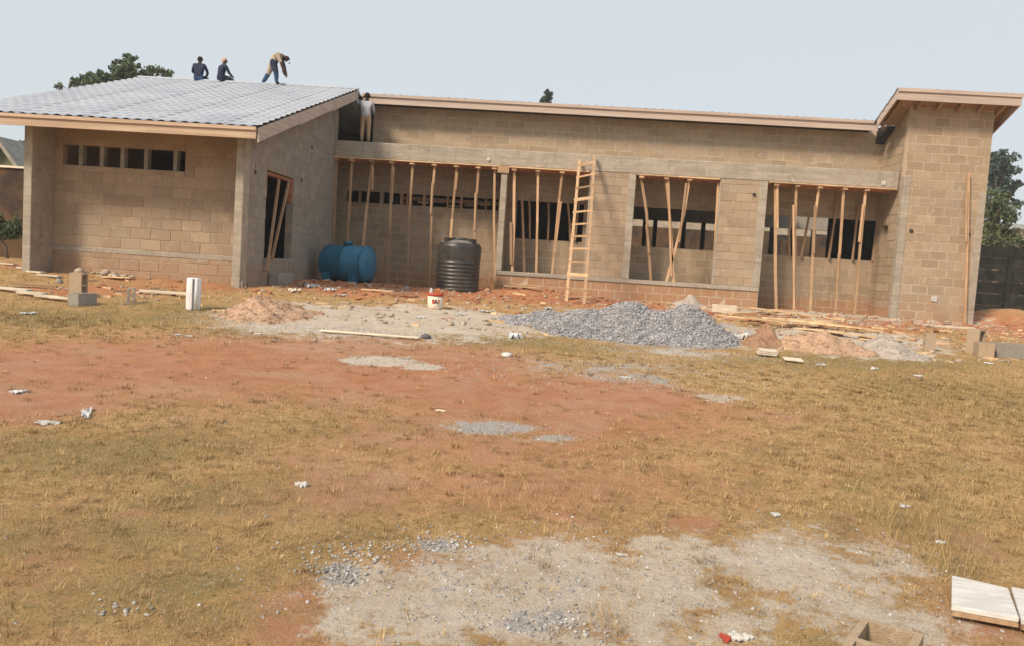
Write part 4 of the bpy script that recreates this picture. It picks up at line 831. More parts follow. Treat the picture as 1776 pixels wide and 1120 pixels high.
for (px, py, L, rz, mt, lb) in ((470, 492, .7, 25, 'timber_dull', 'dull plank on the soil near the wing doorway step'), (655, 508, .8, -12, 'plank', 'plank on red soil between the blue and black tanks'), (700, 515, .6, 30, 'timber_dull', 'short dull plank lying in front of the bay between the tanks'),
        (985, 520, .8, 40, 'plank', 'plank lying askew at the left foot of the ladder'), (1100, 522, .9, -25, 'timber_dull', 'dull plank behind the gravel heap beside the red plinth'), (60, 500, .8, 15, 'timber_dull', 'dull plank in the rubbish strip at the far left'), (205, 487, .8, -10, 'plank', 'plank on the red soil mound below the wing front wall')):
    plank(px, py, L, .13, .03, rz, lb, mt, random.uniform(-.05, .05), .02)
# hollow blocks
def hollow(px, py, upright, rz, label, mat='loose_block', s=1.0, tilt=0.0):
    p = spot(px, py); l, w, h, t = .45*s, .215*s, .225*s, .035
    o = empty('hollow_block', p+Vector((0, 0, -.01)), R(rz), label, 'concrete block', 'loose hollow blocks on the site')
    mb = MB()
    if upright: dims = (w, h, l)
    else: dims = (l, w, h)
    if upright:   # stands on its end: cavities open towards the viewer
        for a, b in (((-w/2, -h/2, 0), (-w/2+t, h/2, l)), ((w/2-t, -h/2, 0), (w/2, h/2, l)), ((-w/2+t, -h/2, 0), (w/2-t, h/2, t)), ((-w/2+t, -h/2, l-t), (w/2-t, h/2, l)), ((-w/2+t, -h/2, l/2-t/2), (w/2-t, h/2, l/2+t/2))): mb.box(a, b)
    else:
        for a, b in (((-l/2, -w/2, 0), (l/2, -w/2+t, h)), ((-l/2, w/2-t, 0), (l/2, w/2, h)), ((-l/2, -w/2+t, 0), (-l/2+t, w/2-t, h)), ((l/2-t, -w/2+t, 0), (l/2, w/2-t, h)), ((-t/2, -w/2+t, 0), (t/2, w/2-t, h))): mb.box(a, b)
    ob = mb.build('shell', M[mat], o); ob.rotation_euler = (tilt, 0, 0)
    return o
hollow(136, 516, True, 90, 'tall tan block standing on end at the left behind a lower block', 'loose_block'); hollow(143, 530, False, 80, 'low grey hollow block lying in front of the tall tan block at left', 'loose_grey', .95)
hollow(227, 526, True, 25, 'grey hollow block on end with a lump on top left of the white painted post', 'loose_grey', .62)
hollow(1610, 609, True, 80, 'small brown block on end with white rubble on top right of the sand heap', 'loose_block', .75)
hollow(1690, 612, True, 35, 'tan hollow block on end under the boards at the far right', 'loose_block', 1.0); hollow(1704, 617, False, 75, 'large tan block face-on at the far right', 'loose_block', 1.15); hollow(1745, 619, False, 4, 'long grey block lying at the far right edge', 'loose_grey', 1.15)
hollow(1516, 1222, False, 58, 'tan hollow block at the bottom right foreground with its cavity open', 'loose_block', 1.2)
def lump(px, py, s, label, mat='rubble', name='rubble_lump', cat='rubble', flat=.6, lift=0.0, group='pieces of rubble on the site', n=1, spread=0):
    p = spot(px, py); P = np.zeros((n, 3)); S = np.full(n, s)
    if n > 1: P[:, 0] = RNG.normal(0, spread, n); P[:, 1] = RNG.normal(0, spread*.6, n); S = s*RNG.uniform(.4, 1.0, n)
    P[:, 2] = [gz(p.x+a, p.y+b)-p.z for a, b in P[:, :2]]; P[:, 2] += S*flat*.4+lift
    v, f, t = stones_arrays(P, S, flat); ob = mesh_ob(name, v, f, M[mat], None, False, t); ob.location = p; return tag(ob, label, cat, group, 'stuff' if n > 1 else None)
lump(227, 505, .07, 'pale mortar lump on top of the grey hollow block at left', 'rubble', lift=.26, cat='mortar lump'); lump(1610, 592, .05, 'white rubble bits on top of the small brown block by the sand heap', 'rubble', n=5, spread=.05, lift=.3, cat='rubble')
# white painted post-like block with grooves
p = spot(335, 538); o = empty('painted_post', p+Vector((0, 0, -.02)), R(4), 'round white painted stub post standing in the grass with a dark vertical groove', 'post')
mb = MB(); mb.lathe([(.115, 0), (.122, .05), (.124, .3), (.118, .55), (.105, .57)], 28); mb.build('post_body', M['white_paint'], o, True)
mb = MB(); mb.box((.020, -.128, .01), (.042, -.100, .56)); mb.build('groove', M['groove'], o)  # raised dark strip, its colour stands for the shade in a groove
mb = MB(); mb.tube([(.072, -.09, .02), (.072, -.09, .56)], [.030, .028], 10); mb.build('side_rib', M['white_paint'], o, True)
# door step blocks by the wing
q = atx(488, 470, XD+.16); zq = gz(q.x, q.y); mb = MB(); mb.box((-.14, -.5, -.1), (.14, .5, .26)); small('step_block', mb, 'loose_grey', Vector((q.x, q.y, zq)), 0, 'rough concrete step block below the wing side doorway', 'step', bv=.02)
lump(418, 498, .14, 'dark red lump of clay at the foot of the wing corner pier', 'soil_red', 'clay_lump', 'clay lump', .7)
p = spot(422, 500); mb = MB(); mb.tube([(0, -.1, 0), (.005, -.1, .16)], [.006, .006], 6); small('peg', mb, 'white', p, 0, 'thin white peg in front of the dark red clay lump', 'peg')
for (px, py, sz, lb, mt) in ((640, 500, .11, 'broken block piece at the foot of the porch wall beside the blue tank', 'loose_block'), (705, 503, .10, 'broken block piece in front of the porch wall left of the black tank', 'loose_grey'), (530, 496, .10, 'broken grey block piece on the soil left of the blue tank', 'loose_grey'), (845, 508, .10, 'broken reddish block piece between black tank and plinth', 'block_red'),
        (1060, 515, .11, 'broken reddish block piece right of the ladder foot', 'block_red'), (1500, 552, .10, 'broken block piece at the porch wall beside the tower', 'loose_block'), (250, 482, .10, 'broken block piece on the red soil below the stacked planks', 'loose_block'), (100, 492, .10, 'broken grey block piece in the rubbish strip at the left', 'loose_grey')):
    lump(px, py, sz, lb, mt, 'broken_block', 'broken block', .8, 0.0, 'broken blocks at the foot of the building')
lump(180, 478, .12, 'heap of rubble and soil lumps below the wing front wall', 'rubble', 'rubble_heap', 'rubble', .6, n=16, spread=.28)
lump(380, 492, .10, 'scatter of broken mortar beside the wing corner pier', 'rubble', 'rubble_heap', 'rubble', .5, n=26, spread=.34)
lump(20, 440, .16, 'pile of grey rubble by the old wall at the far left', 'rubble', 'rubble_heap', 'rubble', .6, n=30, spread=.55)
lump(1595, 553, .10, 'row of grey broken stones at the foot of the tower front', 'rubble', 'rubble_heap', 'rubble', .6, n=14, spread=.35)
lump(1643, 561, .10, 'single pale stone at the foot of the tower front', 'rubble', cat='stone')
lump(1720, 563, .08, 'two pale stones on red soil right of the tower corner', 'rubble', n=2, spread=.15, cat='stone')
lump(940, 503, .12, 'tangle of dark twigs and rubble left of the ladder foot', 'groove', 'debris_heap', 'debris', .4, n=22, spread=.35)
lump(480, 488, .09, 'grey cement spill and lumps against the wing side wall', 'rubble', 'rubble_heap', 'rubble', .5, n=24, spread=.5)
lump(1140, 592, .17, 'crumpled brown paper sack at the front foot of the gravel heap', 'soil_tan', 'paper_sack', 'sack', .6, group=None, n=3, spread=.1)
lump(522, 843, .024, 'white crumbly lump on the dry grass left of centre foreground', 'white', cat='lump', flat=1.2, n=16, spread=.022)
lump(880, 617, .075, 'small white-topped stone on the red soil in the middle of the lot', 'white', cat='stone', flat=.6)
lump(738, 586, .08, 'dark grey lump at the right end of the pale plank', 'groove', cat='lump', flat=.7)
lump(545, 592, .05, 'small pale pebble alone on the red soil below the soil heap', 'rubble', cat='stone')
lump(1328, 618, .0001+.03, 'crumbs beside the stacked white tiles in the grass', 'rubble', n=4, spread=.2, cat='crumbs')
for i, (px, py, w) in enumerate(((583, 996, .16), (770, 944, .22), (605, 960, .2), (955, 1085, .2), (210, 1058, .1), (700, 950, .12))):
    lump(px, py, .014, ['cluster of grey stones at the left edge of the sandy foreground patch', 'cluster of grey stones at the top of the sandy foreground patch', 'pale stones scattered at the upper left of the sandy patch', 'cluster of grey stones at the bottom middle of the photo', 'few grey stones in the grass at the bottom left', 'small stones left of the top stone cluster on the sandy patch'][i], 'stone', 'stone_cluster', 'stones', .8, 0.0, 'stone clusters in the foreground', 90 if w > .12 else 24, w*.7)
# flat litter
def scrap(px, py, w, d, label, mat='polythene', name='plastic_scrap', cat='litter', lift=.01, crumple=.025, rz=None, group='bits of litter on the ground'):
    p = spot(px, py); n = 9; xs_ = np.linspace(-.5, .5, n); X, Y = np.meshgrid(xs_, xs_); r = np.sqrt(X**2+Y**2)/.5
    th = np.arctan2(Y, X); edge = .8+.2*np.sin(th*3+px)+.12*np.sin(th*7+py); k = np.minimum(1, edge/np.maximum(r, .01))
    X, Y = X*k*w, Y*k*d; Z = crumple*min(1, w/.22)*(RNG.random(X.shape)-.3)+lift; V = np.stack([X.ravel(), Y.ravel(), Z.ravel()], 1); V[:, 2] = np.maximum(V[:, 2], .004)
    V2 = V-np.array([0, 0, .006]); V = np.concatenate([V, V2]); f = []
    for i in range(n-1):
        for j in range(n-1):
            a = i*n+j; f.append((a, a+1, a+n+1, a+n)); b = a+n*n; f.append((b, b+n, b+n+1, b+1))
    ring = [j for j in range(n)]+[i*n+n-1 for i in range(1, n)]+[(n-1)*n+j for j in range(n-2, -1, -1)]+[i*n for i in range(n-2, 0, -1)]
    for a, b in zip(ring, ring[1:]+ring[:1]): f.append((b, a, a+n*n, b+n*n))
    ob = mesh_ob(name, [tuple(v) for v in V], f, M[mat], None, False); ob.location = p; ob.rotation_euler = (0, 0, random.uniform(-.4, .4) if rz is None else rz); return tag(ob, label, cat, group)
scrap(30, 680, .16, .16, 'grey plastic scrap on red soil at the left edge'); scrap(52, 545, .22, .3, 'flat blue-grey plastic scrap in the grass at left below the boards')
scrap(83, 734, .24, .16, 'flat white plastic strip at the left between red soil and grass', 'white'); scrap(310, 581, .12, .15, 'white scrap on red soil below the white painted post', 'white'); scrap(330, 583, .15, .12, 'torn pale scrap right of the white one on the red soil')
scrap(447, 579, .12, .14, 'small cream scrap on grass edge below the soil heap', 'cream'); scrap(540, 499, .3, .5, 'crumpled white cement bag on red soil left of the blue tank', 'white', crumple=.12); scrap(510, 506, .3, .5, 'cream board scrap on red soil in front of the wing side wall', 'cream', crumple=.08)
scrap(573, 505, .3, .4, 'crumpled pale polythene in front of the blue tank', crumple=.1); scrap(592, 513, .25, .4, 'flat white polythene just right of the crumpled one in front of the blue tank', 'white'); scrap(620, 519, .3, .3, 'orange wrapper scrap on soil below the blue tank', 'orange')
scrap(731, 552, .18, .3, 'pale polythene scrap in the sand left below the bucket'); scrap(775, 553, .3, .3, 'pinkish cloth scrap in the sand below the bucket', 'pink'); scrap(845, 541, .32, .5, 'flat white sheet at the left tip of the gravel heap', 'white'); scrap(800, 546, .22, .4, 'crumpled white sheet right of the bucket', 'white')
scrap(951, 537, .24, .3, 'bright white plastic box lid on red soil left of the ladder foot', 'white', 'plastic_disc', crumple=.06); scrap(893, 585, .26, .3, 'folded grey polythene in the grass below the gravel tip', crumple=.12); scrap(893, 553, .12, .2, 'tiny white scrap on the left tail of the gravel heap', 'white'); scrap(885, 547, .2, .3, 'orange leaf litter patch left of the gravel heap', 'orange')
scrap(1285, 586, .36, .5, 'torn white cement bag right of the gravel heap', 'white', 'cement_bag', 'bag', crumple=.14); scrap(1425, 633, .2, .12, 'thin white scrap in the grass right of the stacked tiles', 'white'); scrap(1516, 640, .13, .2, 'white paper ball in the grass below the sand heap', 'white', crumple=.08); scrap(1594, 652, .14, .16, 'bluish white plastic scrap in the grass at right')
scrap(1716, 630, .14, .2, 'pale scrap in the grass below the far right blocks'); scrap(1345, 893, .075, .10, 'white round plastic lid on dry grass at right foreground', 'white', 'plastic_disc', crumple=.02); scrap(1568, 878, .09, .1, 'grey plastic scrap in tall dry grass at right foreground'); scrap(1630, 941, .08, .06, 'grey flat scrap in the grass above the white boards')
scrap(1075, 963, .06, .04, 'small white scrap on the sandy foreground patch', 'white'); scrap(1122, 986, .035, .03, 'tiny white scrap right of the other on the sandy patch', 'white'); scrap(1085, 655, .2, .06, 'thin white strip on the red soil below the gravel heap', 'white'); scrap(765, 713, .12, .06, 'thin cream strip in the grass at mid lot', 'cream')
scrap(1283, 1107, .13, .10, 'torn white paper at the bottom edge right of centre', 'white', 'paper_scrap', crumple=.03); scrap(1258, 1108, .06, .10, 'red paper scrap joined to the white paper at the bottom edge', 'red_plastic', 'paper_scrap', crumple=.02); scrap(950, 575, .1, .1, 'white fleck at the front foot of the gravel heap', 'white')
scrap(150, 718, .10, .5, 'thin tangled white plastic ribbon at the left on red soil', 'polythene', 'plastic_ribbon', crumple=.08, rz=.5)
for px, py, sx, lb, st in ((1329, 617, .28, 'stack of white tiles in the grass right of the gravel heap', .06), (1375, 627, .28, 'flat white tile piece with dark shadowed edge in the grass', .03)):
    p = spot(px, py); mb = MB()
    for k in range(3 if st > .05 else 1): mb.box((-sx/2+k*.01, -.11, k*.027), (sx/2+k*.008, .11, k*.027+.022))
    small('tile_stack', mb, 'plank_pale', p+Vector((0, 0, .03)), (.08, .03, R(-4)), lb, 'tiles', bv=.003)
# bleached boards in the lower right corner
def quad_board(pts, t, label, mat):
    P = [spot(*q) for q in pts]; lifts = (.075, .08, .025, .04); P = [p+Vector((0, 0, l)) for p, l in zip(P, lifts)]; c = sum(P, Vector())/4; n = (P[1]-P[0]).cross(P[3]-P[0]).normalized(); n = n if n.z > 0 else -n
    mb = MB(); mb.hexa([p-c-n*t for p in P]+[p-c for p in P]); ob = mb.build('bleached_board', M[mat]); bevel(ob, .004); ob.location = c
    a, b = P[0]-c, P[1]-c; mb = MB(); mb.beam(a-n*(t+.011)+(b-a)*.01, b-n*(t+.011)-(b-a)*.01, .03, .02, .5, side=n); mb.build('edge_batten', M['timber'], ob)
    return tag(ob, label, 'board', 'bleached boards in the corner')
quad_board([(1648, 1073), (1765, 1096), (1748, 1026), (1650, 1008)], .028, 'large bleached white board lying in the lower right corner', 'board_white')
quad_board([(1769, 1098), (1850, 1110), (1840, 1040), (1753, 1028)], .028, 'second white board cut by the right edge of the photo', 'board_white')

# ---------------------------------------------------------------- surroundings: walls, houses, trees
def panel_fence(x0, x1, Y, zb, rows, rh, bay, label, mat):
    o = empty('fence', ((x0+x1)/2, Y, zb), 0, label, 'fence'); c = (x0+x1)/2; x = x0
    while x < x1+.01:
        mb = MB(); mb.box((x-c-.09, -.09, -.3), (x-c+.09, .09, rows*rh+.05), tint=random.random()); mb.build('post', M[mat], o); xb = min(x+bay, x1+bay)
        for r in range(rows):
            if random.random() < .08: continue
            mb = MB(); g = random.uniform(0, .04); mb.box((x-c+.095, -.025+random.uniform(-.02, .02), r*rh+.012+g*.3), (x-c+bay-.095, .025+random.uniform(-.01, .01), (r+1)*rh-.012-g), tint=random.random()); mb.build('panel', M[mat], o)
        x += bay
panel_fence(13.6, 27.6, 33.0, .87, 6, .47, 2.0, 'dark mossy precast slab fence right of the end tower', 'fence')
zl = at(0, 286, 27).z; mb = MB(); mb.box((-34, 26.9, .5), (-13.6, 27.1, zl-.1)); small('boundary_wall', mb, 'fence_brown', (0, 0, 0), 0, 'old dark stained boundary wall at the far left', 'wall')
mb = MB(); mb.box((-34, 26.82, 0), (-13.6, 27.18, .07)); small('wall_coping', mb, 'plank_pale', (0, 0, zl-.098), 0, 'thin pale coping along the top of the old left wall', 'coping')
g1, g2 = at(5, 244, 40), at(42, 296, 40); o = empty('house', (g1.x-2, 44, .8), 0, 'low house with a pale sloping gable edge behind the left wall', 'house'); lo = o.location
W = 6.0; zr = g1.z+.1; sl = (g1.z-g2.z)/(g2.x-g1.x)
mb = MB(); n = [(g1.x-W, 40, .8), (g1.x+W, 40, .8), (g1.x+W, 48, .8), (g1.x-W, 48, .8), (g1.x-W, 40, zr-sl*W-.2), (g1.x+W, 40, zr-sl*W-.2), (g1.x+W, 48, zr-sl*W-.2), (g1.x-W, 48, zr-sl*W-.2), (g1.x, 40, zr-.2), (g1.x, 48, zr-.2)]
mb.v = [Vector(v)-lo for v in n]; mb.t = [0]*10; mb.f = [(0, 1, 5, 8, 4), (3, 7, 9, 6, 2), (1, 2, 6, 5), (0, 4, 7, 3)]; mb.build('wall', M['house_green'], o)
for s in (-1, 1):
    e = (g1.x+s*(W+.5), zr-sl*(W+.5)); mb = MB(); mb.hexa([Vector(v)-lo for v in ((g1.x, 39.6, zr-.03), (e[0], 39.6, e[1]-.03), (e[0], 48.4, e[1]-.03), (g1.x, 48.4, zr-.03), (g1.x, 39.6, zr+.05), (e[0], 39.6, e[1]+.05), (e[0], 48.4, e[1]+.05), (g1.x, 48.4, zr+.05))]); mb.build('roof', M['grey_roof'], o)
    mb = MB(); mb.hexa([Vector(v)-lo for v in ((g1.x, 39.52, zr-.25), (e[0], 39.52, e[1]-.25), (e[0], 39.58, e[1]-.25), (g1.x, 39.58, zr-.25), (g1.x, 39.52, zr+.04), (e[0], 39.52, e[1]+.04), (e[0], 39.58, e[1]+.04), (g1.x, 39.58, zr+.04))]); mb.build('barge_board', M['concrete_grey'], o)
# compound wall and pale houses seen through the building
zc_ = at(1180, 394, 46).z; mb = MB(); mb.box((-10, 45.9, .5), (26, 46.1, zc_-.1)); small('boundary_wall', mb, 'fence_brown', (0, 0, 0), 0, 'grey compound wall seen through the openings behind the building', 'wall')
def house(px0, px1, py, Y, label, roof='red_roof', wallm='house_wall', rh=1.2):
    a, b = at(px0, py, Y), at(px1, py, Y); zt_ = a.z; c = Vector(((a.x+b.x)/2, Y+3, .87)); o = empty('house', c, 0, label, 'house'); w = b.x-a.x
    mb = MB(); mb.box((-w/2, -3, -.2), (w/2, 3, zt_-.87)); mb.build('wall', M[wallm], o)
    mb = MB(); t = zt_-.87; mb.v = [Vector(v) for v in ((-w/2-.4, -3.4, t), (w/2+.4, -3.4, t), (w/2+.4, 3.4, t), (-w/2-.4, 3.4, t), (-w/2+.8, 0, t+rh), (w/2-.8, 0, t+rh))]; mb.t = [0]*6; mb.f = [(0, 1, 5, 4), (2, 3, 4, 5), (1, 2, 5), (3, 0, 4), (0, 3, 2, 1)]; mb.build('roof', M[roof], o)
    for k in range(3):
        x = -w/2+w*(k+.5)/3; mb = MB(); mb.box((x-.5, -3.03, t*.45), (x+.5, -3.004, t*.8)); f = mb.build('window', M['ink'], o)
house(1290, 1560, 372, 60, 'pale house seen through the opening beside the tower'); house(1040, 1282, 366, 66, 'long pale house seen through the square bay')
house(1690, 1775, 418, 62, 'red roofed house behind the dark slab fence', rh=1.0); house(1765, 1840, 398, 90, 'white house far behind the trees at the right edge', 'grey_roof', rh=.8)
def leaves(clumps, per, size, mat, name, parent, lo):
    P = []
    for (cx, cy, cz, r) in clumps:
        k = int(per*(r/.6)**2)+6; d = RNG.normal(0, 1, (k, 3)); d /= np.linalg.norm(d, axis=1)[:, None]; rr = r*RNG.random(k)**.4
        P.append(np.stack([cx+d[:, 0]*rr, cy+d[:, 1]*rr, cz+d[:, 2]*rr*.8, np.clip(RNG.normal(.5, .2)+d[:, 2]*.12+RNG.normal(0, .12, k), 0, 1)], 1))
    P = np.concatenate(P); n = len(P); a = RNG.normal(0, 1, (n, 3)); a /= np.linalg.norm(a, axis=1)[:, None]; b = np.cross(a, RNG.normal(0, 1, (n, 3))); b /= np.linalg.norm(b, axis=1)[:, None]
    S = size*RNG.uniform(.6, 1.3, n)[:, None]; C = P[:, :3]-np.array(lo)
    V = np.stack([C-a*S, C+b*S*.45, C+a*S, C-b*S*.45], 1).reshape(-1, 3); F = np.arange(4*n).reshape(n, 4); return mesh_ob(name, V, F, mat, parent, False, np.repeat(P[:, 3], 4))
def tree(base, crowns, label, mat, per=70, size=.16, nclump=60, trunk_r=.22, cl=(.35, .8), tall=None, cat='tree', name='tree', group=None):
    """crowns: ellipsoids (cx, cy, cz, rx, ry, rz) absolute"""
    b = Vector(base); o = empty(name, b, 0, label, cat, group); cs = []
    tot = sum(c[3]*c[5] for c in crowns)
    for (cx, cy, cz, rx, ry, rz) in crowns:
        for _ in range(max(10, int(nclump*rx*rz/tot))):
            d = RNG.normal(0, 1, 3); d /= np.linalg.norm(d); q = RNG.random()**.45; cs.append((cx+d[0]*rx*q, cy+d[1]*ry*q, cz+d[2]*rz*q, RNG.uniform(*cl)*min(1, max(.35, min(rx, rz)/1.2))))
    mb = MB(); top = max(crowns, key=lambda c: c[2]); tp = Vector(top[:3]); mb.tube([Vector((0, 0, -.1)), (tp-b)*.35+Vector((.1, 0, 0)), (tp-b)*.7, tp-b], [trunk_r, trunk_r*.8, trunk_r*.5, trunk_r*.15], 8)
    mb.build('trunk', M['bark'], o, True)
    lb = MB()
    for c in cs[::3]:
        e = Vector(c[:3])-b; s = (tp-b)*min(.9, max(.25, e.z/max((tp-b).z, .1)*.72)); lb.tube([s, (s+e)/2+Vector((0, 0, .1)), e], [trunk_r*.28, trunk_r*.16, trunk_r*.05], 5)
    lb.build('limbs', M['bark'], o, True)
    leaves(cs, per, size, mat, 'crown', o, b); return o
def ell(px, py, Y, rx, rz, ry=None):
    p = at(px, py, Y); k = Y/CAM_F; return (p.x, Y, p.z, rx*k, (ry or (rx+rz)/2)*k, rz*k)
tree((at(200, 300, 46).x, 46, .9), [ell(224, 104, 46, 15, 14), ell(216, 122, 46, 24, 18), ell(205, 137, 46, 38, 20), ell(255, 128, 46, 42, 16), ell(165, 145, 46, 40, 18), ell(125, 152, 46, 26, 12), ell(200, 160, 46, 60, 20), ell(110, 165, 46, 20, 8), ell(290, 130, 46, 14, 8)], 'broad dark green tree rising behind the wing roof', M['leaf'], 120, .14, 300, .3, (.28, .55))
tree((at(948, 300, 52).x, 52, .9), [ell(950, 166, 52, 7, 10), ell(946, 180, 52, 9, 12), ell(947, 215, 52, 13, 30), ell(948, 280, 52, 16, 45)], 'tip of a narrow dark conifer showing above the long roof', M['leaf_hazed'], 900, .07, 420, .2, (.3, .5))
tree((at(1728, 480, 62).x, 62, .9), [ell(1735, 270, 62, 22, 18), ell(1738, 300, 62, 30, 24), ell(1725, 330, 62, 24, 22), ell(1750, 320, 62, 16, 20), ell(1722, 290, 62, 22, 26), ell(1764, 321, 62, 8, 6), ell(1762, 354, 62, 9, 8), ell(1735, 355, 62, 16, 12)], 'tall dark haze-tinted tree right of the end tower', M['leaf_hazed'], 60, .19, 90, .3, (.4, .75))
tree((at(1730, 480, 44).x, 44, .9), [ell(1722, 355, 44, 22, 26), ell(1735, 380, 44, 30, 34), ell(1712, 395, 44, 22, 30), ell(1755, 405, 44, 24, 18), ell(1738, 410, 44, 34, 16)], 'light green bushy tree above the dark slab fence', M['leaf_light'], 80, .12, 110, .2, (.3, .6))
tree((at(12, 400, 60).x, 60, .9), [ell(12, 262, 60, 20, 14), ell(28, 275, 60, 16, 16), ell(-15, 260, 60, 24, 16), ell(40, 290, 60, 14, 14)], 'dark tree behind the house at the far left', M['leaf_hazed'], 60, .2, 60, .3, (.4, .7))
tree((at(40, 400, 75).x, 75, .9), [ell(38, 256, 75, 8, 14), ell(42, 270, 75, 8, 14)], 'pale distant tree beside the left end of the wing', M['leaf_light'], 60, .2, 24, .2, (.4, .6))
bz_ = at(15, 400, 25.6); tree((bz_.x, 25.6, gz(bz_.x, 25.6)), [ell(10, 402, 25.6, 16, 14), ell(28, 395, 25.6, 12, 20), ell(-12, 392, 25.6, 18, 24)], 'dark green bush in front of the old left wall', M['leaf'], 330, .055, 160, .05, (.2, .4), cat='bush', name='bush')
for i, (px, py, s) in enumerate(((1700, 425, 16), (1745, 428, 20), (1772, 425, 16))):
    tree((at(px, 500, 36).x, 36, .9), [ell(px, py-6, 36, s, 10), ell(px+8, py+20, 36, s, 18)], ['low hedge shrub at the fence top beside the tower corner', 'low hedge shrub in the middle behind the slab fence', 'low hedge shrub at the right edge behind the slab fence'][i], M['leaf_light'], 260, .07, 60, .06, (.2, .4), cat='shrub', name='shrub', group='shrubs behind the slab fence')

# ---------------------------------------------------------------- dry grass and gravel scattered on the lot
def blades(n, yr, hgt, wid, lean, seed, thin=1.0):
    g = np.random.default_rng(seed); y = np.sqrt(g.uniform(yr[0]**2, yr[1]**2, n)); x = g.uniform(-.70, .66, n)*y+g.normal(0, .2, n)-.05*y
    mk = masks(x, y); bare = np.maximum.reduce([mk['m_red'], mk['m_orange'], mk['m_sand'], mk['m_grey']])
    nz = .5+.5*np.sin(x*2.1+1.3*np.sin(y*1.7))*np.sin(y*2.6+1.1*np.sin(x*1.9)); nz2 = .5+.5*np.sin(x*6.3+2*np.sin(y*4.1))*np.sin(y*7.1+1.7*np.sin(x*5.3))
    keep = g.random(n) < np.clip(1.05-1.15*bare, .05, 1)*(.25+.75*nz*nz2**.5)*thin; x, y = x[keep], y[keep]; gr = mk['m_green'][keep]; n = len(x)
    k = 5; bx = np.repeat(x, k)+g.normal(0, .03, n*k); by = np.repeat(y, k)+g.normal(0, .03, n*k); m_ = n*k
    H = hgt*g.uniform(.35, 1.3, m_)*np.repeat(g.uniform(.6, 1.3, n), k); th = g.uniform(0, 6.283, m_); ln = np.clip(g.normal(lean, .35, m_), .05, 1.5)
    dx, dy, dz = np.sin(ln)*np.cos(th), np.sin(ln)*np.sin(th), np.cos(ln); sx, sy = -np.sin(th), np.cos(th); bz = ground_z(bx, by)-.004; w = wid*g.uniform(.6, 1.3, m_)
    p0 = np.stack([bx-sx*w, by-sy*w, bz], 1); p1 = np.stack([bx+sx*w, by+sy*w, bz], 1)
    md = np.stack([bx+dx*H*.5, by+dy*H*.5, bz+dz*H*.62], 1); s3 = np.stack([sx*w*.7, sy*w*.7, sx*0], 1); tp = np.stack([bx+dx*H*1.15, by+dy*H*1.15, bz+dz*H*.95], 1)
    V = np.stack([p0, p1, md+s3, md-s3, tp], 1).reshape(-1, 3); b0 = np.arange(m_)*5
    F = np.concatenate([np.stack([b0, b0+1, b0+2], 1), np.stack([b0, b0+2, b0+3], 1), np.stack([b0+3, b0+2, b0+4], 1)])
    t = np.clip(np.repeat(g.normal(.45, .28, n), k)+g.normal(0, .25, m_), 0, 1); return V, F, np.repeat(t, 5), np.repeat(np.repeat(gr+g.normal(0, .15, n), k), 5)
Vs, Fs, Ts, Gs = [], [], [], []; off = 0
for args in ((40000, (2.6, 5.5), .042, .0010, 1.05, 1), (42000, (5.5, 9), .046, .0014, .95, 2), (32000, (9, 14.5), .055, .0023, .8, 3), (2200, (2.8, 9), .09, .0009, .9, 4, .5), (10000, (14.5, 19), .07, .003, .6, 5, .7)):
    v, f, t, gr = blades(*args); Vs.append(v); Fs.append(f+off); Ts.append(t); Gs.append(gr); off += len(v)
Vs, Fs, Ts, Gs = np.concatenate(Vs), np.concatenate(Fs), np.concatenate(Ts), np.concatenate(Gs)
for nm, sel, mt in (('dry_grass', Gs[Fs[:, 0]] < .42, 'grass'), ('green_grass', Gs[Fs[:, 0]] >= .42, 'grass_green')):
    F = Fs[sel]; u = np.unique(F); rm = np.zeros(len(Vs), np.int64); rm[u] = np.arange(len(u)); tag(mesh_ob(nm, Vs[u], rm[F], M[mt], None, False, Ts[u]), 'short dry straw coloured grass over the lot' if nm[0] == 'd' else 'patches of greener short grass over the lot', 'grass', None, 'stuff')
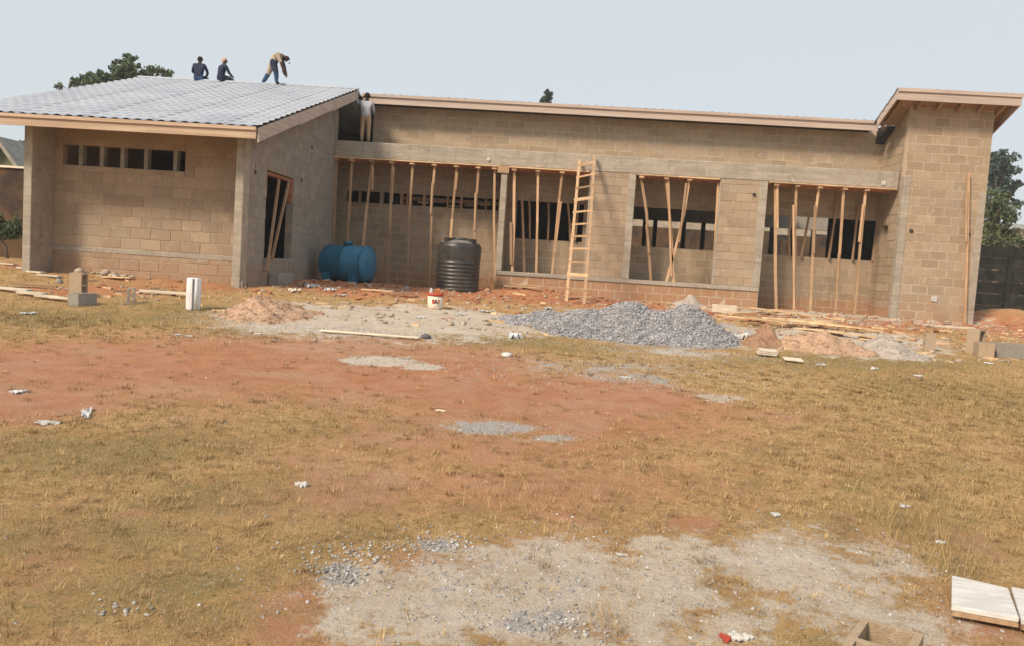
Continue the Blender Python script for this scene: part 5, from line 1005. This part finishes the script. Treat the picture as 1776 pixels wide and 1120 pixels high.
def clumps(n, seed):
    g = np.random.default_rng(seed); y = np.sqrt(g.uniform(2.7**2, 12**2, n)); x = g.uniform(-.68, .64, n)*y-.05*y; mk = masks(x, y)
    bare = np.maximum.reduce([mk['m_red']*.8, mk['m_orange'], mk['m_sand'], mk['m_grey']]); keep = g.random(n) < np.clip(1-1.1*bare, .05, 1); x, y, gr = x[keep], y[keep], mk['m_green'][keep]; n = len(x); k = 24; m_ = n*k
    r = np.repeat(g.uniform(.025, .07, n), k); th = g.uniform(0, 6.283, m_); q = np.sqrt(g.random(m_)); bx = np.repeat(x, k)+r*q*np.cos(th); by = np.repeat(y, k)+r*q*np.sin(th); th = th+g.normal(0, .6, m_)
    H = np.repeat(g.uniform(.03, .075, n), k)*g.uniform(.5, 1.2, m_); ln = np.clip(.25+q*.8+g.normal(0, .25, m_), .05, 1.4); w = (.0009+.00016*by)*g.uniform(.7, 1.2, m_); bz = ground_z(bx, by)-.004
    dx, dy, dz = np.sin(ln)*np.cos(th), np.sin(ln)*np.sin(th), np.cos(ln); sx, sy = -np.sin(th), np.cos(th); s3 = np.stack([sx*w, sy*w, sx*0], 1); p = np.stack([bx, by, bz], 1)
    md = p+np.stack([dx*H*.45, dy*H*.45, dz*H*.65], 1); tp = p+np.stack([dx*H*1.15, dy*H*1.15, dz*H*.95], 1); V = np.stack([p-s3, p+s3, md+s3*.7, md-s3*.7, tp], 1).reshape(-1, 3); b0 = np.arange(m_)*5
    F = np.concatenate([np.stack([b0, b0+1, b0+2], 1), np.stack([b0, b0+2, b0+3], 1), np.stack([b0+3, b0+2, b0+4], 1)]); t = np.clip(np.repeat(g.normal(.30, .25, n), k)+g.normal(0, .18, m_), 0, 1)
    tag(mesh_ob('grass_clumps', V, F, M['grass'], None, False, np.repeat(t, 5)), 'small dense clumps of dry grass dotted over the lot', 'grass', None, 'stuff')
clumps(4200, 21)
# taller straw tufts near the lower right
def tufts(spots, h, name, label):
    g = np.random.default_rng(11); V, F, T = [], [], []
    for (px, py, n, s) in spots:
        p = spot(px, py)
        for _ in range(n):
            x, y = p.x+g.normal(0, s), p.y+g.normal(0, s); z = gz(x, y); a = g.uniform(0, 6.28); l = abs(g.normal(.55, .3)); H = h*g.uniform(.5, 1.2); w = .0012; b = len(V)
            V += [(x-w, y, z), (x+w, y, z), (x+math.cos(a)*l*H*.4+w*.7, y+math.sin(a)*l*H*.4, z+H*.6), (x+math.cos(a)*l*H*.4-w*.7, y+math.sin(a)*l*H*.4, z+H*.6), (x+math.cos(a)*l*H, y+math.sin(a)*l*H, z+H)]; F += [(b, b+1, b+2, b+3), (b+3, b+2, b+4)]; T += [g.random()]*5
    tag(mesh_ob(name, V, F, M['grass'], None, False, T), label, 'grass', None, 'stuff')
tufts([(1560, 900, 60, .12), (1590, 930, 70, .12), (1530, 940, 40, .1), (1605, 985, 60, .1), (1640, 960, 40, .15), (1655, 715, 110, .14), (1690, 880, 40, .2), (1450, 880, 40, .2), (1750, 900, 40, .2), (1050, 1080, 34, .07), (880, 860, 40, .15), (1400, 700, 40, .4), (1180, 830, 40, .3), (1500, 660, 60, .5), (1600, 690, 60, .5)], .17, 'tall_grass', 'taller wispy straw tufts on the right of the lot')
# loose gravel on the bare foreground patches
g = np.random.default_rng(5); n = 95000; y = np.sqrt(g.uniform(2.6**2, 13**2, n)); x = g.uniform(-.66, .64, n)*y-.05*y; mk = masks(x, y)
pr = np.clip(.8*mk['m_grey']+.75*mk['m_sand']+.010, 0, 1); keep = g.random(n) < pr; x, y = x[keep], y[keep]; S = .002+.010*g.random(len(x))**5+.0004*y
v, f, t = stones_arrays(np.stack([x, y, ground_z(x, y)+S*.05], 1), S); tag(mesh_ob('loose_gravel', v, f, M['stone'], None, False, t), 'loose grey stones scattered over bare sandy ground', 'gravel', None, 'stuff')

# small chips and crumbs of block and wood around the works
g = np.random.default_rng(9); n = 11000; y = g.uniform(13.5, 24, n); x = g.uniform(-.66, .62, n)*y; mk = masks(x, y); pr = np.clip(.35*mk['m_orange']+.3*mk['m_sand']+.05, 0, 1); keep = g.random(n) < pr
x, y = x[keep], y[keep]; ok = ~((y > 17.1) & (x < -6.9)); x, y = x[ok], y[ok]; S = .012+.06*g.random(len(x))**4
v, f, t = stones_arrays(np.stack([x, y, ground_z(x, y)+S*.2], 1), S, .5); tag(mesh_ob('rubble_chips', v, f, M['rubble'], None, False, t), 'pale chips of block and mortar strewn around the building works', 'rubble', None, 'stuff')
mb = MB()
for _ in range(420):
    y_ = random.uniform(13.6, 23.5); x_ = random.uniform(-.62, .6)*y_
    if (y_ > 16.9 and x_ < -6.8) or (random.random() > .25 and not (x_ > 2.5 or x_ < -6)): continue
    z_ = gz(x_, y_)+.012; a = random.uniform(0, 3.14); L = random.uniform(.08, .4); d = Vector((math.cos(a)*L/2, math.sin(a)*L/2, random.uniform(-.01, .01))); c = Vector((x_, y_, z_)); mb.beam(c-d, c+d, .015, random.uniform(.02, .06), random.random(), side=Vector((0, 0, 1)))
o = mb.build('wood_scraps', M['plank']); tag(o, 'splinters and short offcuts of wood strewn around the building works', 'wood scraps', None, 'stuff')

n = 5000; y = g.uniform(15.5, 24.3, n); x = g.uniform(-.66, .62, n)*y; mk = masks(x, y); keep = g.random(n) < np.clip(mk['m_orange'], 0, 1); x, y = x[keep], y[keep]; ok = ~((y > 17.2) & (x < -6.9)); x, y = x[ok], y[ok]; S = .015+.07*g.random(len(x))**4
v, f, t = stones_arrays(np.stack([x, y, ground_z(x, y)+S*.15], 1), S, .6); tag(mesh_ob('soil_clods', v, f, M['soil_red'], None, False, t), 'reddish clods of dug soil lying around the building works', 'soil', None, 'stuff')

# thin dry-season haze
mb = MB(); mb.box((-430, -70, -1.3), (430, 440, 15.5)); hz = mb.build('haze', bpy.data.materials.new('haze')); hm = hz.data.materials[0]; hm.use_nodes = True; hn = hm.node_tree; hn.nodes.clear()
ho = hn.nodes.new('ShaderNodeOutputMaterial'); hv = hn.nodes.new('ShaderNodeVolumePrincipled'); hv.inputs['Color'].default_value = (.92, .95, .98, 1); hv.inputs['Density'].default_value = .0009; hv.inputs['Anisotropy'].default_value = 0; hn.links.new(hv.outputs[0], ho.inputs['Volume']); tag(hz, kind='stuff')
